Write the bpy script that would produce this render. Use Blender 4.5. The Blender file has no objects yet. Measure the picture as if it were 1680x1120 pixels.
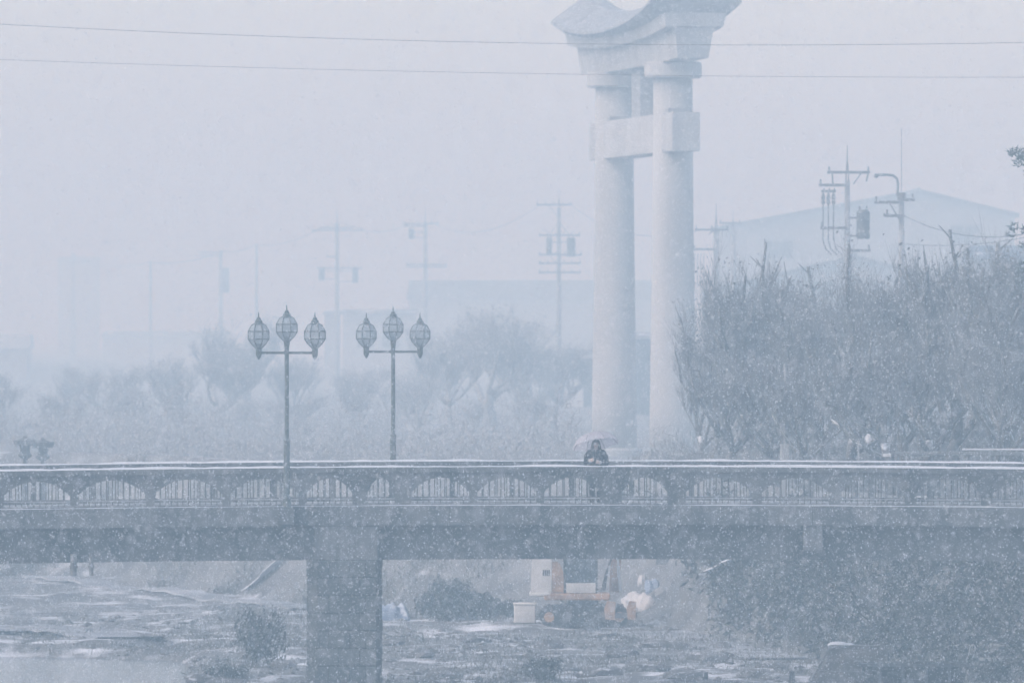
import bpy, bmesh, math, random
import numpy as np
from mathutils import Vector, Matrix

# ------------------------------------------------------------------ camera, sky, sun, exposure
SC = bpy.context.scene
COL = SC.collection
R = math.radians
CAMZ, HOR, K = 4.67, 540.0, 12800.0        # eye height, horizon row, focal length in photo pixels

cam_d = bpy.data.cameras.new('camera')
cam = bpy.data.objects.new('camera', cam_d)
COL.objects.link(cam)
cam.location = (0, 0, CAMZ)
cam.rotation_euler = (R(90) - math.atan((560 - HOR) / K), 0, 0)
cam_d.sensor_width = 36.0
cam_d.lens = K / 1680 * 36.0
cam_d.clip_start = 1.0
cam_d.clip_end = 6000
cam_d.dof.use_dof = True
cam_d.dof.focus_distance = 201.0
cam_d.dof.aperture_fstop = 2.8
SC.camera = cam

SUN_EL, SUN_ROT = 42.0, 245.0
W = bpy.data.worlds.new('World')
SC.world = W
W.use_nodes = True
wn = W.node_tree
wn.nodes.clear()
sky = wn.nodes.new('ShaderNodeTexSky')
sky.sky_type = 'NISHITA'
sky.sun_disc = False
sky.sun_elevation = R(SUN_EL)
sky.sun_rotation = R(SUN_ROT)
sky.air_density = 1.0
sky.dust_density = 1.5
sky.ozone_density = 1.5
hs = wn.nodes.new('ShaderNodeHueSaturation')      # snow cloud: the blue of the clear sky is mostly gone
hs.inputs['Saturation'].default_value = 0.78
bg = wn.nodes.new('ShaderNodeBackground')
bg.inputs['Strength'].default_value = 0.135
wo = wn.nodes.new('ShaderNodeOutputWorld')
wn.links.new(sky.outputs[0], hs.inputs['Color'])
wn.links.new(hs.outputs[0], bg.inputs['Color'])
wn.links.new(bg.outputs[0], wo.inputs['Surface'])

sun_d = bpy.data.lights.new('sun', 'SUN')
sun_d.energy = 0.75
sun_d.angle = R(50)
sun_d.color = (1.0, 0.97, 0.94)
sun = bpy.data.objects.new('sun', sun_d)
COL.objects.link(sun)
sun.rotation_euler = Vector((math.sin(R(SUN_ROT)) * math.cos(R(SUN_EL)), math.cos(R(SUN_ROT)) * math.cos(R(SUN_EL)), math.sin(R(SUN_EL)))).to_track_quat('Z', 'Y').to_euler()
sun.location = (0, 0, 60)

SC.view_settings.view_transform = 'Standard'
SC.view_settings.look = 'None'
SC.view_settings.gamma = 1.0
SC.view_settings.use_curve_mapping = False
SC.view_settings.exposure = 0.83
SC.render.engine = 'CYCLES'
SC.cycles.volume_bounces = 1
SC.cycles.max_bounces = 5
SC.cycles.use_denoising = True
SC.cycles.use_adaptive_sampling = True
SC.cycles.adaptive_threshold = 0.03
SC.cycles.adaptive_min_samples = 24

HAZE_DENSITY = 0.0027

# ------------------------------------------------------------------ helpers
def X_(px, d): return (px - 840.0) * d / K
def Z_(py, d): return CAMZ + (HOR - py) * d / K
def P(px, py, d): return Vector((X_(px, d), d, Z_(py, d)))
rng = random.Random(7)

def ginp(n, k): return n.inputs[k]

def mat(name, col, col2=None, scale=3.0, rough=0.8, snow=0.0, snow_scale=1.5, bump=0.0, bscale=20.0,
        metallic=0.0, stretch=None, detail=5.0, lo=0.35, hi=0.65):
    """colour varied by noise, optional settled snow on what faces up"""
    m = bpy.data.materials.new(name)
    m.use_nodes = True
    t = m.node_tree
    b = t.nodes['Principled BSDF']
    b.inputs['Roughness'].default_value = rough
    b.inputs['Metallic'].default_value = metallic
    tc = t.nodes.new('ShaderNodeTexCoord')
    src = tc.outputs['Object']
    if stretch:
        mp = t.nodes.new('ShaderNodeMapping')
        mp.inputs['Scale'].default_value = stretch
        t.links.new(src, mp.inputs['Vector'])
        src = mp.outputs[0]
    out = None
    if col2 is None:
        col2 = tuple(c * 0.7 for c in col)
    nz = t.nodes.new('ShaderNodeTexNoise')
    nz.inputs['Scale'].default_value = scale
    nz.inputs['Detail'].default_value = detail
    t.links.new(src, nz.inputs['Vector'])
    rp = t.nodes.new('ShaderNodeMapRange')
    rp.inputs['From Min'].default_value = lo
    rp.inputs['From Max'].default_value = hi
    t.links.new(nz.outputs['Fac'], rp.inputs['Value'])
    mx = t.nodes.new('ShaderNodeMix')
    mx.data_type = 'RGBA'
    mx.inputs['A'].default_value = (*col, 1)
    mx.inputs['B'].default_value = (*col2, 1)
    t.links.new(rp.outputs[0], mx.inputs['Factor'])
    out = mx.outputs['Result']
    if snow > 0:
        g = t.nodes.new('ShaderNodeNewGeometry')
        sp = t.nodes.new('ShaderNodeSeparateXYZ')
        t.links.new(g.outputs['Normal'], sp.inputs[0])
        n2 = t.nodes.new('ShaderNodeTexNoise')
        n2.inputs['Scale'].default_value = snow_scale
        n2.inputs['Detail'].default_value = 6
        t.links.new(tc.outputs['Object'], n2.inputs['Vector'])
        ad = t.nodes.new('ShaderNodeMath'); ad.operation = 'MULTIPLY_ADD'
        ad.inputs[1].default_value = 1.6
        t.links.new(n2.outputs['Fac'], ad.inputs[0])
        t.links.new(sp.outputs['Z'], ad.inputs[2])
        r2 = t.nodes.new('ShaderNodeMapRange')
        thr = 2.1 - snow
        r2.inputs['From Min'].default_value = thr - 0.15
        r2.inputs['From Max'].default_value = thr + 0.15
        t.links.new(ad.outputs[0], r2.inputs['Value'])
        m2 = t.nodes.new('ShaderNodeMix')
        m2.data_type = 'RGBA'
        m2.inputs['B'].default_value = (0.78, 0.80, 0.84, 1)
        t.links.new(r2.outputs[0], m2.inputs['Factor'])
        t.links.new(out, m2.inputs['A'])
        out = m2.outputs['Result']
    t.links.new(out, b.inputs['Base Color'])
    if bump > 0:
        n3 = t.nodes.new('ShaderNodeTexNoise')
        n3.inputs['Scale'].default_value = bscale
        n3.inputs['Detail'].default_value = 4
        t.links.new(tc.outputs['Object'], n3.inputs['Vector'])
        bp = t.nodes.new('ShaderNodeBump')
        bp.inputs['Strength'].default_value = bump
        bp.inputs['Distance'].default_value = 0.05
        t.links.new(n3.outputs['Fac'], bp.inputs['Height'])
        t.links.new(bp.outputs[0], b.inputs['Normal'])
    return m

M = {}
M['concrete'] = mat('concrete', (0.18, 0.19, 0.20), (0.055, 0.065, 0.075), 1.8, 0.85, snow=0.2, bump=0.4, detail=8, stretch=(1, 1, 0.3))
M['girder'] = mat('girder_concrete', (0.14, 0.15, 0.16), (0.05, 0.06, 0.07), 1.6, 0.85, bump=0.4, detail=8, stretch=(1, 1, 0.3))
M['streaked'] = mat('streaked_concrete', (0.20, 0.21, 0.22), (0.11, 0.12, 0.13), 3.0, 0.85, stretch=(3, 3, 0.25), bump=0.2)
M['stone'] = mat('pier_stone', (0.12, 0.13, 0.135), (0.05, 0.06, 0.065), 1.6, 0.9, bump=0.6, bscale=9, detail=8)
M['mortar'] = mat('mortar', (0.06, 0.065, 0.07), (0.04, 0.045, 0.05), 5)
M['snow'] = mat('snow', (0.74, 0.76, 0.80), (0.62, 0.65, 0.69), 2.0, 0.7, bump=0.3, bscale=6)
M['road'] = mat('snowy_asphalt', (0.42, 0.43, 0.45), (0.16, 0.17, 0.18), 0.8, 0.7, stretch=(0.15, 1, 1), detail=7)
M['iron'] = mat('green_iron', (0.085, 0.11, 0.115), (0.20, 0.23, 0.24), 9.0, 0.6, metallic=0.0, snow=0.1, lo=0.45, hi=0.75)
M['bar'] = mat('bar_iron', (0.07, 0.08, 0.09), (0.04, 0.05, 0.06), 4.0, 0.6)
M['torii'] = mat('torii_concrete', (0.55, 0.55, 0.54), (0.42, 0.42, 0.415), 0.9, 0.85, stretch=(1, 1, 0.12), bump=0.15, detail=7)
M['torii_roof'] = mat('torii_cap', (0.38, 0.39, 0.40), (0.28, 0.29, 0.30), 1.0, 0.8, snow=0.12)
M['bark'] = mat('bark', (0.19, 0.19, 0.19), (0.11, 0.11, 0.115), 6.0, 0.9, snow=0.5, snow_scale=4)
M['twig'] = mat('twig', (0.32, 0.33, 0.34), (0.17, 0.175, 0.18), 0.5, 0.9, snow=0.15, snow_scale=2)
M['frost'] = mat('frosted_twig', (0.42, 0.43, 0.44), (0.32, 0.33, 0.34), 1.0, 0.9)  # far left trees and hedge: extra haze put into a paler twig colour
M['dryleaf'] = mat('dry_leaf', (0.06, 0.065, 0.06), (0.025, 0.03, 0.032), 0.8, 0.9, snow=0.05, snow_scale=2)
M['evergreen'] = mat('evergreen_leaf', (0.050, 0.075, 0.060), (0.030, 0.045, 0.042), 2.0, 0.8, snow=0.3, snow_scale=3)
M['needle'] = mat('pine_needle', (0.040, 0.065, 0.050), (0.022, 0.038, 0.032), 3.0, 0.8, snow=0.15, snow_scale=4)
M['grass'] = mat('dry_grass', (0.13, 0.13, 0.11), (0.06, 0.065, 0.06), 1.0, 0.9, snow=0.25, snow_scale=2)
M['polecon'] = mat('pole_concrete', (0.40, 0.41, 0.42), (0.30, 0.31, 0.32), 2.0, 0.85)
M['polesteel'] = mat('pole_steel', (0.20, 0.205, 0.21), (0.14, 0.145, 0.15), 4.0, 0.6)
M['cable'] = mat('cable', (0.16, 0.16, 0.17), (0.10, 0.10, 0.11), 4.0, 0.6)
M['plaster'] = mat('pale_plaster', (0.50, 0.50, 0.51), (0.42, 0.42, 0.43), 0.6, 0.85, detail=6)
M['siding'] = mat('grey_siding', (0.43, 0.44, 0.45), (0.36, 0.37, 0.38), 0.5, 0.7)
M['darkwall'] = mat('dark_timber', (0.085, 0.095, 0.11), (0.06, 0.068, 0.08), 1.0, 0.85)
M['roofdark'] = mat('dark_roof', (0.12, 0.125, 0.135), (0.08, 0.085, 0.095), 1.0, 0.7, snow=0.2, snow_scale=0.6)
M['roofmid'] = mat('weathered_roof', (0.17, 0.175, 0.185), (0.12, 0.125, 0.135), 1.0, 0.7)
M['roofblue'] = mat('blue_roof', (0.14, 0.18, 0.24), (0.11, 0.15, 0.20), 1.0, 0.6, snow=0.05, snow_scale=0.8)
M['glasspane'] = mat('window_pane', (0.10, 0.11, 0.12), (0.07, 0.08, 0.09), 2.0, 0.15)
M['whitepane'] = mat('papered_pane', (0.72, 0.72, 0.72), (0.66, 0.66, 0.66), 2.0, 0.5)
M['coat'] = mat('dark_coat', (0.014, 0.013, 0.022), (0.008, 0.008, 0.014), 8.0, 0.8)
M['trouser'] = mat('dark_trousers', (0.014, 0.013, 0.020), (0.009, 0.009, 0.014), 8.0, 0.85)
M['hair'] = mat('dark_hair', (0.010, 0.008, 0.010), (0.006, 0.005, 0.007), 30.0, 0.5, stretch=(1, 1, 0.1))
M['skin'] = mat('skin', (0.70, 0.56, 0.51), (0.66, 0.52, 0.47), 8.0, 0.5)
M['lip'] = mat('lip', (0.40, 0.12, 0.12), (0.36, 0.10, 0.10), 8.0, 0.4)
M['shoe'] = mat('boot', (0.012, 0.011, 0.012), (0.01, 0.01, 0.01), 8.0, 0.5)
M['cuff'] = mat('white_glove', (0.72, 0.70, 0.70), (0.62, 0.60, 0.60), 20.0, 0.8)
M['chrome'] = mat('umbrella_metal', (0.20, 0.20, 0.22), (0.14, 0.14, 0.16), 8.0, 0.35, metallic=0.3)
M['plastic'] = mat('black_plastic', (0.02, 0.02, 0.02), (0.015, 0.015, 0.015), 8.0, 0.4)
M['exwhite'] = mat('machine_cream', (0.78, 0.75, 0.70), (0.60, 0.58, 0.55), 2.0, 0.45, snow=0.1)
M['exorange'] = mat('machine_orange', (0.62, 0.38, 0.22), (0.30, 0.21, 0.15), 2.0, 0.45, snow=0.1)
M['rubber'] = mat('track_rubber', (0.028, 0.028, 0.03), (0.05, 0.048, 0.045), 5.0, 0.9, snow=0.2)
M['soilwet'] = mat('wet_soil', (0.10, 0.095, 0.09), (0.06, 0.058, 0.056), 2.0, 0.8, snow=0.3)
M['tarpblue'] = mat('blue_tarp', (0.26, 0.33, 0.44), (0.20, 0.26, 0.36), 1.5, 0.5, snow=0.4, snow_scale=2.0)
M['tarppale'] = mat('pale_tarp', (0.72, 0.69, 0.66), (0.60, 0.58, 0.57), 1.5, 0.5, snow=0.3)
M['hose'] = mat('pale_hose', (0.55, 0.56, 0.56), (0.48, 0.49, 0.49), 4.0, 0.5)
M['whitepaint'] = mat('white_paint', (0.78, 0.78, 0.78), (0.70, 0.70, 0.70), 3.0, 0.5)
M['rock'] = mat('river_rock', (0.16, 0.16, 0.16), (0.08, 0.08, 0.085), 2.0, 0.85, snow=0.15, snow_scale=2.0, bump=0.4)
M['lanternstone'] = mat('lantern_stone', (0.13, 0.135, 0.14), (0.09, 0.095, 0.10), 3.0, 0.9, snow=0.05)

def glassmat(name, col, alpha, rough=0.25):
    m = bpy.data.materials.new(name); m.use_nodes = True
    t = m.node_tree; t.nodes.clear()
    o = t.nodes.new('ShaderNodeOutputMaterial')
    tr = t.nodes.new('ShaderNodeBsdfTransparent')
    tl = t.nodes.new('ShaderNodeBsdfTranslucent'); tl.inputs['Color'].default_value = (*col, 1)
    df = t.nodes.new('ShaderNodeBsdfDiffuse'); df.inputs['Color'].default_value = (*col, 1)
    gl = t.nodes.new('ShaderNodeBsdfGlossy'); gl.inputs['Roughness'].default_value = rough
    nz = t.nodes.new('ShaderNodeTexNoise'); nz.inputs['Scale'].default_value = 6
    mr = t.nodes.new('ShaderNodeMapRange'); mr.inputs['To Min'].default_value = alpha * 0.8; mr.inputs['To Max'].default_value = min(1, alpha * 1.2)
    t.links.new(nz.outputs['Fac'], mr.inputs['Value'])
    a = t.nodes.new('ShaderNodeMixShader'); a.inputs[0].default_value = 0.5
    t.links.new(tl.outputs[0], a.inputs[1]); t.links.new(df.outputs[0], a.inputs[2])
    b = t.nodes.new('ShaderNodeMixShader'); b.inputs[0].default_value = 0.08
    t.links.new(a.outputs[0], b.inputs[1]); t.links.new(gl.outputs[0], b.inputs[2])
    c = t.nodes.new('ShaderNodeMixShader')
    t.links.new(mr.outputs[0], c.inputs[0])
    t.links.new(tr.outputs[0], c.inputs[1]); t.links.new(b.outputs[0], c.inputs[2])
    t.links.new(c.outputs[0], o.inputs['Surface'])
    return m
M['lampglass'] = glassmat('lantern_glass', (0.55, 0.62, 0.66), 0.55)
M['brolly'] = glassmat('umbrella_vinyl', (0.76, 0.72, 0.76), 0.85)
M['cabglass'] = glassmat('cab_glass', (0.15, 0.19, 0.22), 0.7)
fm = bpy.data.materials.new('snowflake'); fm.use_nodes = True
ft = fm.node_tree; ft.nodes.clear()
fo = ft.nodes.new('ShaderNodeOutputMaterial'); fa = ft.nodes.new('ShaderNodeBsdfTranslucent'); fd = ft.nodes.new('ShaderNodeBsdfDiffuse'); fx_ = ft.nodes.new('ShaderNodeMixShader')
fa.inputs['Color'].default_value = (0.95, 0.96, 0.98, 1); fd.inputs['Color'].default_value = (0.95, 0.96, 0.98, 1)
ft.links.new(fa.outputs[0], fx_.inputs[1]); ft.links.new(fd.outputs[0], fx_.inputs[2]); ft.links.new(fx_.outputs[0], fo.inputs['Surface'])
M['flake'] = fm

class MB:
    """collects shapes and links them as one mesh object"""
    def __init__(s): s.v = []; s.f = []
    def add(s, verts, faces):
        n = len(s.v); s.v += [tuple(p) for p in verts]; s.f += [tuple(i + n for i in f) for f in faces]
    def box(s, x0, x1, y0, y1, z0, z1):
        s.add([(x0, y0, z0), (x1, y0, z0), (x1, y1, z0), (x0, y1, z0), (x0, y0, z1), (x1, y0, z1), (x1, y1, z1), (x0, y1, z1)],
              [(3, 2, 1, 0), (4, 5, 6, 7), (0, 1, 5, 4), (1, 2, 6, 5), (2, 3, 7, 6), (3, 0, 4, 7)])
    def bbox(s, x0, x1, y0, y1, z0, z1, b=0.01):
        """box with chamfered edges"""
        bm = bmesh.new()
        bmesh.ops.create_cube(bm, size=1.0)
        for v in bm.verts:
            v.co = Vector(((x0 + x1) / 2 + v.co.x * (x1 - x0), (y0 + y1) / 2 + v.co.y * (y1 - y0), (z0 + z1) / 2 + v.co.z * (z1 - z0)))
        bmesh.ops.bevel(bm, geom=bm.edges[:], offset=b, segments=1, affect='EDGES', profile=0.5)
        bm.verts.index_update()
        s.add([v.co for v in bm.verts], [[v.index for v in f.verts] for f in bm.faces])
        bm.free()
    def tube(s, pts, rads, n=8, caps=True):
        pts = [Vector(p) for p in pts]
        if not hasattr(rads, '__len__'): rads = [rads] * len(pts)
        rings = []
        t0 = (pts[1] - pts[0]).normalized()
        ref = Vector((0, 0, 1)) if abs(t0.z) < 0.9 else Vector((1, 0, 0))
        a = t0.cross(ref).normalized()
        verts = []
        for i, p in enumerate(pts):
            t = (pts[min(i + 1, len(pts) - 1)] - pts[max(i - 1, 0)])
            t = t.normalized() if t.length > 1e-9 else t0
            a = (a - t * a.dot(t))
            a = a.normalized() if a.length > 1e-6 else t.orthogonal().normalized()
            b = t.cross(a)
            for k in range(n):
                an = 2 * math.pi * k / n
                verts.append(p + (a * math.cos(an) + b * math.sin(an)) * rads[i])
        f = []
        for i in range(len(pts) - 1):
            for k in range(n):
                k2 = (k + 1) % n
                f.append((i * n + k, i * n + k2, (i + 1) * n + k2, (i + 1) * n + k))
        if caps:
            f.append(tuple(range(n))[::-1]); f.append(tuple((len(pts) - 1) * n + k for k in range(n)))
        s.add(verts, f)
    def lathe(s, prof, n=12, c=(0, 0, 0)):
        """prof: (radius, z) pairs"""
        v = []
        for r, z in prof:
            for k in range(n):
                an = 2 * math.pi * (k + 0.5) / n
                v.append((c[0] + r * math.cos(an), c[1] + r * math.sin(an), c[2] + z))
        f = []
        for i in range(len(prof) - 1):
            for k in range(n):
                k2 = (k + 1) % n
                f.append((i * n + k, i * n + k2, (i + 1) * n + k2, (i + 1) * n + k))
        f.append(tuple(range(n))[::-1]); f.append(tuple((len(prof) - 1) * n + k for k in range(n)))
        s.add(v, f)
    def prism(s, poly, y0, y1):
        """poly in x,z swept along y"""
        n = len(poly)
        v = [(x, y0, z) for x, z in poly] + [(x, y1, z) for x, z in poly]
        f = [tuple(range(n)), tuple(range(2 * n - 1, n - 1, -1))]
        f += [(i, i + n, (i + 1) % n + n, (i + 1) % n) for i in range(n)]
        s.add(v, f)
    def ell(s, c, r, n=10, m=7, rot=None):
        v = []; f = []
        for i in range(m + 1):
            th = math.pi * i / m
            for k in range(n):
                an = 2 * math.pi * k / n
                p = Vector((r[0] * math.sin(th) * math.cos(an), r[1] * math.sin(th) * math.sin(an), r[2] * math.cos(th)))
                if rot: p = rot @ p
                v.append((c[0] + p.x, c[1] + p.y, c[2] + p.z))
        for i in range(m):
            for k in range(n):
                k2 = (k + 1) % n
                f.append((i * n + k, (i + 1) * n + k, (i + 1) * n + k2, i * n + k2))
        s.add(v, f)
    def mesh(s, name, m, smooth=False):
        me = bpy.data.meshes.new(name)
        me.from_pydata(s.v, [], s.f)
        if m: me.materials.append(M[m])
        me.update()
        bm = bmesh.new(); bm.from_mesh(me)
        bmesh.ops.recalc_face_normals(bm, faces=bm.faces[:])
        bm.to_mesh(me); bm.free()
        if smooth:
            me.polygons.foreach_set('use_smooth', [True] * len(me.polygons))
        return me
    def build(s, name, m, parent=None, smooth=False, loc=None):
        return link(name, s.mesh(name, m, smooth), parent, loc)

def link(name, me, parent=None, loc=None, rot=None, scale=None):
    o = bpy.data.objects.new(name, me)
    COL.objects.link(o)
    if parent: o.parent = parent
    if loc is not None: o.location = loc
    if rot is not None: o.rotation_euler = rot
    if scale is not None: o.scale = scale
    return o

def tag(o, label=None, cat=None, group=None, kind=None):
    if label: o['label'] = label
    if cat: o['category'] = cat
    if group: o['group'] = group
    if kind: o['kind'] = kind
    return o

def thing(name, label, cat, loc=(0, 0, 0), rz=0.0, group=None):
    o = bpy.data.objects.new(name, None)
    COL.objects.link(o)
    o.location = loc
    o.rotation_euler = (0, 0, rz)
    return tag(o, label, cat, group)

def copy_tree(o, parent=None):
    c = o.copy(); COL.objects.link(c); c.parent = parent
    for ch in list(o.children): copy_tree(ch, c)
    return c

def np_mesh(name, verts, faces_n, m):
    """verts (n,3), faces_n (k, 3 or 4)"""
    me = bpy.data.meshes.new(name)
    nv, (nf, w) = len(verts), faces_n.shape
    me.vertices.add(nv); me.vertices.foreach_set('co', verts.astype(np.float32).ravel())
    me.loops.add(nf * w); me.loops.foreach_set('vertex_index', faces_n.astype(np.int32).ravel())
    me.polygons.add(nf)
    me.polygons.foreach_set('loop_start', (np.arange(nf) * w).astype(np.int32))
    me.materials.append(M[m])
    me.update(calc_edges=True)
    return me

# ------------------------------------------------------------------ the setting: ground, river
TX = [-90, -45, -16, -7, 0, 5, 8.2, 12, 16, 20, 24, 60]
TY = [330, 318, 297, 270, 258, 250, 229, 216, 205, 170, -60, -80]
def vnoise(x, y, s, seed):
    """cheap smooth value noise"""
    x = x / s; y = y / s
    xi = np.floor(x).astype(int); yi = np.floor(y).astype(int)
    fx = x - xi; fy = y - yi
    fx = fx * fx * (3 - 2 * fx); fy = fy * fy * (3 - 2 * fy)
    def h(a, b):
        n = (a * 374761393 + b * 668265263 + seed * 974711) & 0x7fffffff
        n = (n ^ (n >> 13)) * 1274126177 & 0x7fffffff
        return (n & 0xffff) / 65535.0
    return (h(xi, yi) * (1 - fx) + h(xi + 1, yi) * fx) * (1 - fy) + (h(xi, yi + 1) * (1 - fx) + h(xi + 1, yi + 1) * fx) * fy
BED = -4.9
def gz(x, y):
    x = np.asarray(x, float); y = np.asarray(y, float)
    s = (y - np.interp(x, TX, TY)) / 12.0
    s = np.maximum(s, (-48 - x) / 10.0)
    s = np.clip(s, 0, 1)
    bank = s * s * (3 - 2 * s) * 0.35 + s * 0.65
    z = BED + (-0.25 - BED) * bank
    # behind the crest of the levee the town lies lower
    back = np.clip((y - np.interp(x, TX, TY) - 14) / 75.0, 0, 1)
    z = z - 1.65 * back * (y > 200) * (x > -60)
    bumps = (vnoise(x, y, 2.6, 1) - 0.4) * 0.25 + (vnoise(x, y, 0.9, 2) - 0.5) * 0.20 + (vnoise(x, y, 7.0, 3) - 0.5) * 0.3
    z = z + bumps * np.where(s >= 1, 0.15, 0.7)
    # the river runs on the left and all along the near side
    ch = np.clip((238 + (vnoise(x, y, 5, 5) - .5) * 8 - y) / 4, 0, 1) * np.clip((-8.4 - (y - 215) * 0.05 - x) / 1.2, 0, 1)
    ch = np.maximum(ch, np.clip((196 - y) / 6, 0, 1))
    z = z - ch * 0.9 * (s <= 0)
    return z
def gz1(x, y): return float(gz(np.array([x]), np.array([y]))[0])

xs = np.unique(np.concatenate([np.linspace(-900, -60, 22), np.linspace(-60, -24, 28), np.linspace(-24, 24, 150), np.linspace(24, 60, 28), np.linspace(60, 900, 22)]))
ys = np.unique(np.concatenate([np.linspace(-60, 190, 40), np.linspace(190, 320, 240), np.linspace(320, 420, 40), np.linspace(420, 2500, 40)]))
GX, GY = np.meshgrid(xs, ys)
GZ = gz(GX.ravel(), GY.ravel())
vv = np.stack([GX.ravel(), GY.ravel(), GZ], 1)
nx_, ny_ = len(xs), len(ys)
ii = (np.arange(ny_ - 1)[:, None] * nx_ + np.arange(nx_ - 1)[None, :]).ravel()
ff = np.stack([ii, ii + 1, ii + nx_ + 1, ii + nx_], 1)
M['ground'] = mat('snow_patched_ground', (0.20, 0.20, 0.195), (0.10, 0.103, 0.105), 0.6, 0.85, snow=0.13, snow_scale=0.7, bump=0.5, bscale=6, detail=8)
M['bank'] = mat('snowy_bank', (0.25, 0.25, 0.245), (0.16, 0.165, 0.17), 0.7, 0.85, snow=0.08, snow_scale=0.5, bump=0.5, bscale=6, detail=8)
me = np_mesh('ground', vv, ff, 'ground')
me.materials.append(M['bank'])
fx = GX.ravel()[ff[:, 0]]; fy = GY.ravel()[ff[:, 0]]
me.polygons.foreach_set('material_index', ((fy > np.interp(fx, TX, TY) + np.where(fx < 6, 2.5, 10.5))).astype(np.int32))
me.polygons.foreach_set('use_smooth', [True] * len(me.polygons))
tag(link('ground', me), 'riverbed and banks patched with thin snow', kind='structure')

wm = bpy.data.materials.new('river_water'); wm.use_nodes = True
b = wm.node_tree.nodes['Principled BSDF']
b.inputs['Base Color'].default_value = (0.10, 0.12, 0.14, 1)
b.inputs['Roughness'].default_value = 0.12
wz = wm.node_tree.nodes.new('ShaderNodeTexNoise'); wz.inputs['Scale'].default_value = 2.2; wz.inputs['Detail'].default_value = 4
wc = wm.node_tree.nodes.new('ShaderNodeTexCoord'); wp = wm.node_tree.nodes.new('ShaderNodeMapping'); wp.inputs['Scale'].default_value = (0.6, 1.6, 1)
wb = wm.node_tree.nodes.new('ShaderNodeBump'); wb.inputs['Strength'].default_value = 0.35; wb.inputs['Distance'].default_value = 0.06
wm.node_tree.links.new(wc.outputs['Object'], wp.inputs[0]); wm.node_tree.links.new(wp.outputs[0], wz.inputs['Vector'])
wm.node_tree.links.new(wz.outputs['Fac'], wb.inputs['Height']); wm.node_tree.links.new(wb.outputs[0], b.inputs['Normal'])
M['water'] = wm
wv = MB(); wv.add([(-46, -55, -5.22), (19, -55, -5.22), (19, 238, -5.22), (-46, 238, -5.22)], [(0, 1, 2, 3)])
tag(wv.build('river', 'water'), 'shallow pale river between snowy banks', kind='structure')

# ------------------------------------------------------------------ the bridge
def camber(x): return -0.00052 * (x - 2.0) ** 2
ND, FD = 200.0, 208.8            # outer faces of the near and far parapets
XA, XB = -44.0, 30.0
bridge = thing('bridge', 'long concrete road bridge with arched balustrades across the whole picture', 'bridge', (0, 0, 0))

def long_bar(name, m, y0, y1, z0, z1, parent=bridge, wob=0.0, seed=1, step=0.5, round_top=False, x0=XA, x1=XB):
    b = MB(); n = int((x1 - x0) / step); r = random.Random(seed)
    rows = []
    w = 0.0
    for i in range(n + 1):
        x = x0 + (x1 - x0) * i / n
        c = camber(x)
        w = 0.7 * w + (r.random() - 0.5) * wob
        if round_top:
            rows.append([(x, y0, z0 + c), (x, y1, z0 + c), (x, y1 - 0.03, z1 + c + w), (x, (y0 + y1) / 2, z1 + c + 0.014 + w), (x, y0 + 0.03, z1 + c + w)])
        else:
            rows.append([(x, y0, z0 + c), (x, y1, z0 + c), (x, y1, z1 + c + w), (x, y0, z1 + c + w)])
    k = len(rows[0])
    v = [p for rw in rows for p in rw]
    f = []
    for i in range(n):
        for j in range(k):
            j2 = (j + 1) % k
            f.append((i * k + j, i * k + j2, (i + 1) * k + j2, (i + 1) * k + j))
    f.append(tuple(range(k))); f.append(tuple(n * k + j for j in range(k))[::-1])
    b.add(v, f)
    return b.build(name, m, parent)

long_bar('road', 'road', ND + 1.9, FD - 1.9, -0.33, 0.0)
long_bar('sidewalk', 'road', ND + 0.28, ND + 1.9, -0.33, 0.10, seed=3)
long_bar('sidewalk', 'road', FD - 1.9, FD - 0.28, -0.33, 0.10, seed=4)
for (a, c, s) in ((ND, 1, 11), (FD, -1, 21)):
    def yy(u, w):  # span from u to w metres inwards of the outer face
        return (a + u, a + w) if c > 0 else (a - w, a - u)
    long_bar('fascia', 'concrete', *yy(-0.12, 0.28), -0.33, 0.165)
    long_bar('plinth', 'concrete', *yy(-0.06, 0.26), 0.168, 0.215)
    sl = long_bar('snow_ledge', 'snow', *yy(-0.115, -0.062), 0.165, 0.185, wob=0.02, seed=s + 1)
    long_bar('coping', 'concrete', *yy(-0.05, 0.27), 1.02, 1.150)
    long_bar('snow_cap', 'snow', *yy(-0.045, 0.265), 1.150, 1.178, wob=0.03, seed=s, round_top=True, step=0.3)
    long_bar('girder', 'girder', *yy(0.38, 0.95), -1.225, -0.333)
for k in range(3):
    long_bar('girder', 'girder', ND + 2.4 + k * 1.7, ND + 2.9 + k * 1.7, -1.2, -0.333)

for k in range(12):
    x = -17.1 + k * 3.1; c_ = camber(x)
    b = MB(); b.box(x - 0.012, x + 0.012, ND - 0.124, ND - 0.1, -0.325 + c_, 0.16 + c_); b.build('fascia_joint', 'mortar', bridge)
OPEN = [(5, 115), (128, 240), (253, 365), (378, 490), (503, 578), (603, 648), (675, 770), (783, 880), (893, 985), (1020, 1095),
        (1125, 1235), (1250, 1360), (1378, 1485), (1503, 1610), (1628, 1738)]
for k in range(1, 5): OPEN.insert(0, (5 - 123 * k, 115 - 123 * k))
for k in range(1, 4): OPEN.append((1628 + 123 * k, 1738 + 123 * k))
OPX = [((a - 840) / 64.0, (c - 840) / 64.0) for a, c in OPEN]
ZB, ZT, ZS, ZTOP = 0.217, 0.873, 0.50, 1.018
bar_me = {}
def bar_mesh(h):
    key = round(h, 2)
    if key not in bar_me:
        b = MB(); b.box(-0.013, 0.013, -0.013, 0.013, 0, h); bar_me[key] = b.mesh('bar', 'bar')
    return bar_me[key]
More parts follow.
